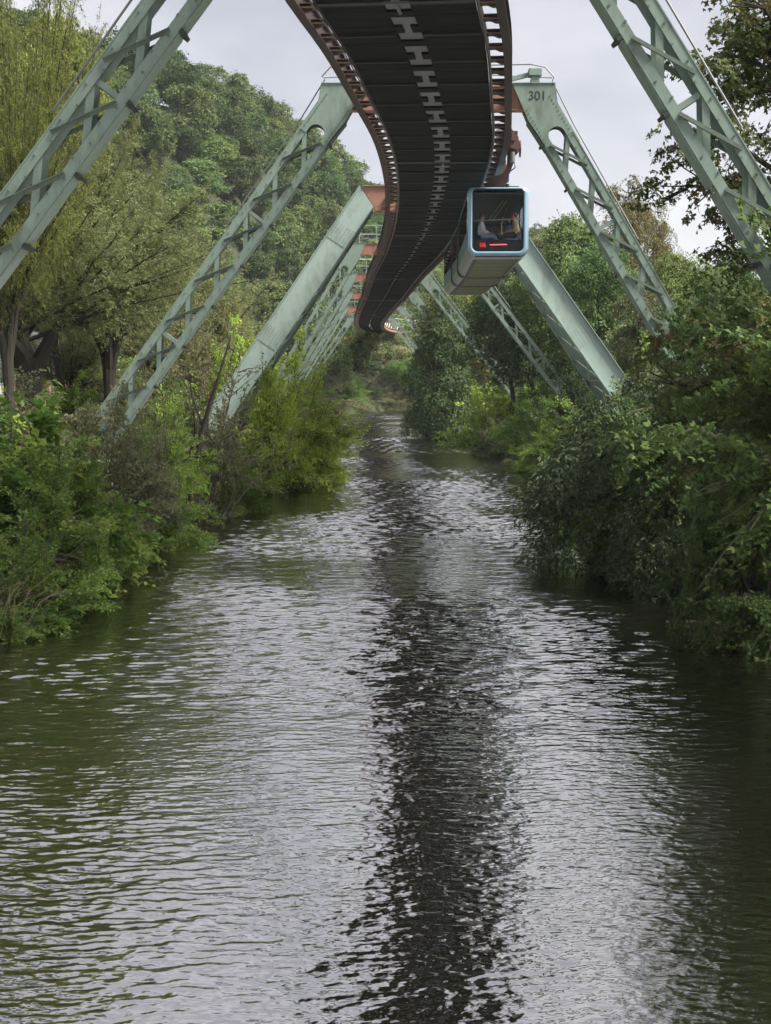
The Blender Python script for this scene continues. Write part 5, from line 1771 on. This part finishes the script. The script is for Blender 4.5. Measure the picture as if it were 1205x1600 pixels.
# left side, trees behind the bank
put('willow', 'willow_tree', 40, 215, 55, 10, 'big pollard willow with a dark forked trunk at the left edge', 'tree', width=1.0, rot=0.6)
put('willow', 'willow_tree', 165, 205, 63, 10, 'olive willow filling the gap between the two nearest left legs', 'tree', width=0.5, rot=2.2)
wp3 = at(95, 640, 66)
plant('willow_b', 'willow_tree', (wp3.x, 68, gz(wp3.x, 68)), 'small pollard willow before the board fence', 'tree', None, 0.8, 1.0, mat=LF_WILLOW)
for px, top, d, wd, lab in ((310, 405, 92, 0.8, 'straw coloured willow above the 301 left leg'), (245, 470, 82, 0.9, 'straw coloured willow just behind the lower 301 left leg'),
                            (190, 430, 88, 0.9, 'pale willow behind the pollard willow')):
    put('willow_b', 'willow_tree', px, top, d, 6.2, lab, 'tree', 'pale willows on the left bank', width=wd)
put('willow', 'yellow_green_tree', 20, -60, 58, 11.4, 'tall yellow green tree in the top left corner', 'tree', mat=LF_YELLOW, width=0.36)
put('broad2', 'yellow_green_tree', 80, 35, 64, 10.5, 'yellow green tree behind the upper part of the nearest left leg', 'tree', mat=LF_YELLOW, width=0.5)
put('willow', 'yellow_green_tree', 0, 60, 49, 11.4, 'olive green tree at the left edge behind the lower nearest leg', 'tree', mat=LF_YELLOW, width=0.34, rot=4.0)

# fringe of low bushes along both waterlines
rgb_ = random.Random(9)
for sd, y0, y1, lab in ((-1, 56, 240, 'low green bush fringing the left waterline beyond the bright maple'), (1, 48, 235, 'low green bush fringing the right waterline between the evergreen and the bend')):
    y = y0
    while y < y1:
        xs = np.interp(y, RIV[:, 1][:10], RIV[:, 0][:10])
        x = float(xs) + sd * (rgb_.uniform(8.8, 10.4) if y < 110 else rgb_.uniform(10.2, 11.8))
        sc = rgb_.uniform(0.9, 1.6) * (1 + y / 300)
        plant('bush%d' % rgb_.randrange(4), 'waterline_bush', (x, y, max(0.0, gz(x, y) - 0.6)), lab, 'bush', 'bushes fringing the waterline', (sc, sc, sc * rgb_.uniform(0.8, 1.2)), rgb_.uniform(0, 6.28),
              mat=rgb_.choice([LF_KNOT, LF_LIME, LF_KNOT, LF_BUSH]) if sd > 0 and 66 < y < 130 else rgb_.choice([LF_BUSH, LF_DARK, LF_GREY, LF_BUSH, LF_KNOT]), **BUSHN)
        y += 2.6 + y / 60
for sd, y0, y1, lab in ((-1, 50, 235, 'rounded shrub on top of the left bank behind the waterline bushes'), (1, 40, 230, 'rounded shrub on top of the right bank behind the waterline bushes')):
    y = y0
    while y < y1:
        xs = np.interp(y, RIV[:, 1][:10], RIV[:, 0][:10])
        x = float(xs) + sd * rgb_.uniform(11.5, 17)
        sc = rgb_.uniform(1.4, 2.4)
        plant('bush%d' % rgb_.randrange(4), 'bank_top_shrub', (x, y, gz(x, y) - 0.2), lab, 'shrub', 'shrubs along the top of the banks', (sc, sc, sc * rgb_.uniform(0.9, 1.3)), rgb_.uniform(0, 6.28),
              mat=rgb_.choice([LF_BUSH, LF_DARK, LF_GREY, LF_BUSH, LF_HILL]), **BUSHN)
        y += 4 + y / 50

# dry stems at the left edge, and a dead branch lying in the water at right
dr = MB()
b0 = at(10, 930, 31)
for k in range(26):
    p = Vector((b0.x + rg.uniform(-0.8, 0.5), 31 + rg.uniform(-0.8, 0.8), 0.1))
    e = p + Vector((rg.uniform(-0.2, 0.9), rg.uniform(-0.4, 0.4), rg.uniform(0.8, 1.6)))
    dr.tube([p, p.lerp(e, 0.5) + Vector((0, 0, 0.15)), e + Vector((rg.uniform(0, 0.3), 0, -0.1))], [0.009, 0.006, 0.003], 4, False)
tag(link('dry_stems', dr.mesh('dry_stems'), DRYM), 'clump of dry straw coloured stems at the left edge above the water', 'dry stems', kind='stuff')
lg = at(1110, 978, 32.5)
mb = MB()
mb.tube([(lg.x - 0.9, 32.9, 0.02), (lg.x - 0.2, 32.5, 0.07), (lg.x + 0.9, 32.3, 0.05), (lg.x + 1.6, 32.2, 0.22)], [0.015, 0.04, 0.05, 0.04], 6)
mb.tube([(lg.x - 0.1, 32.5, 0.07), (lg.x + 0.3, 32.2, 0.25), (lg.x + 0.5, 32.0, 0.4)], [0.025, 0.015, 0.005], 5)
tag(link('driftwood_branch', mb.mesh('driftwood_branch'), DRYM), 'pale dead branch lying in the dark water by the right bank', 'branch')

# ------------------------------------------------------------------ haze: thin pale air round the whole scene
hz = MB().box(-2300, 2300, -700, 2700, -4, 110)
hm, hn, hp = newmat('thin_haze')
hn.nodes.remove(hp)
pv = hn.nodes.new('ShaderNodeVolumePrincipled')
pv.inputs['Color'].default_value = (0.86, 0.92, 1.0, 1)
pv.inputs['Density'].default_value = 0.00014
hn.links.new(pv.outputs[0], hn.nodes['Material Output'].inputs['Volume'])
tag(link('haze', hz.mesh('haze'), hm), kind='stuff')
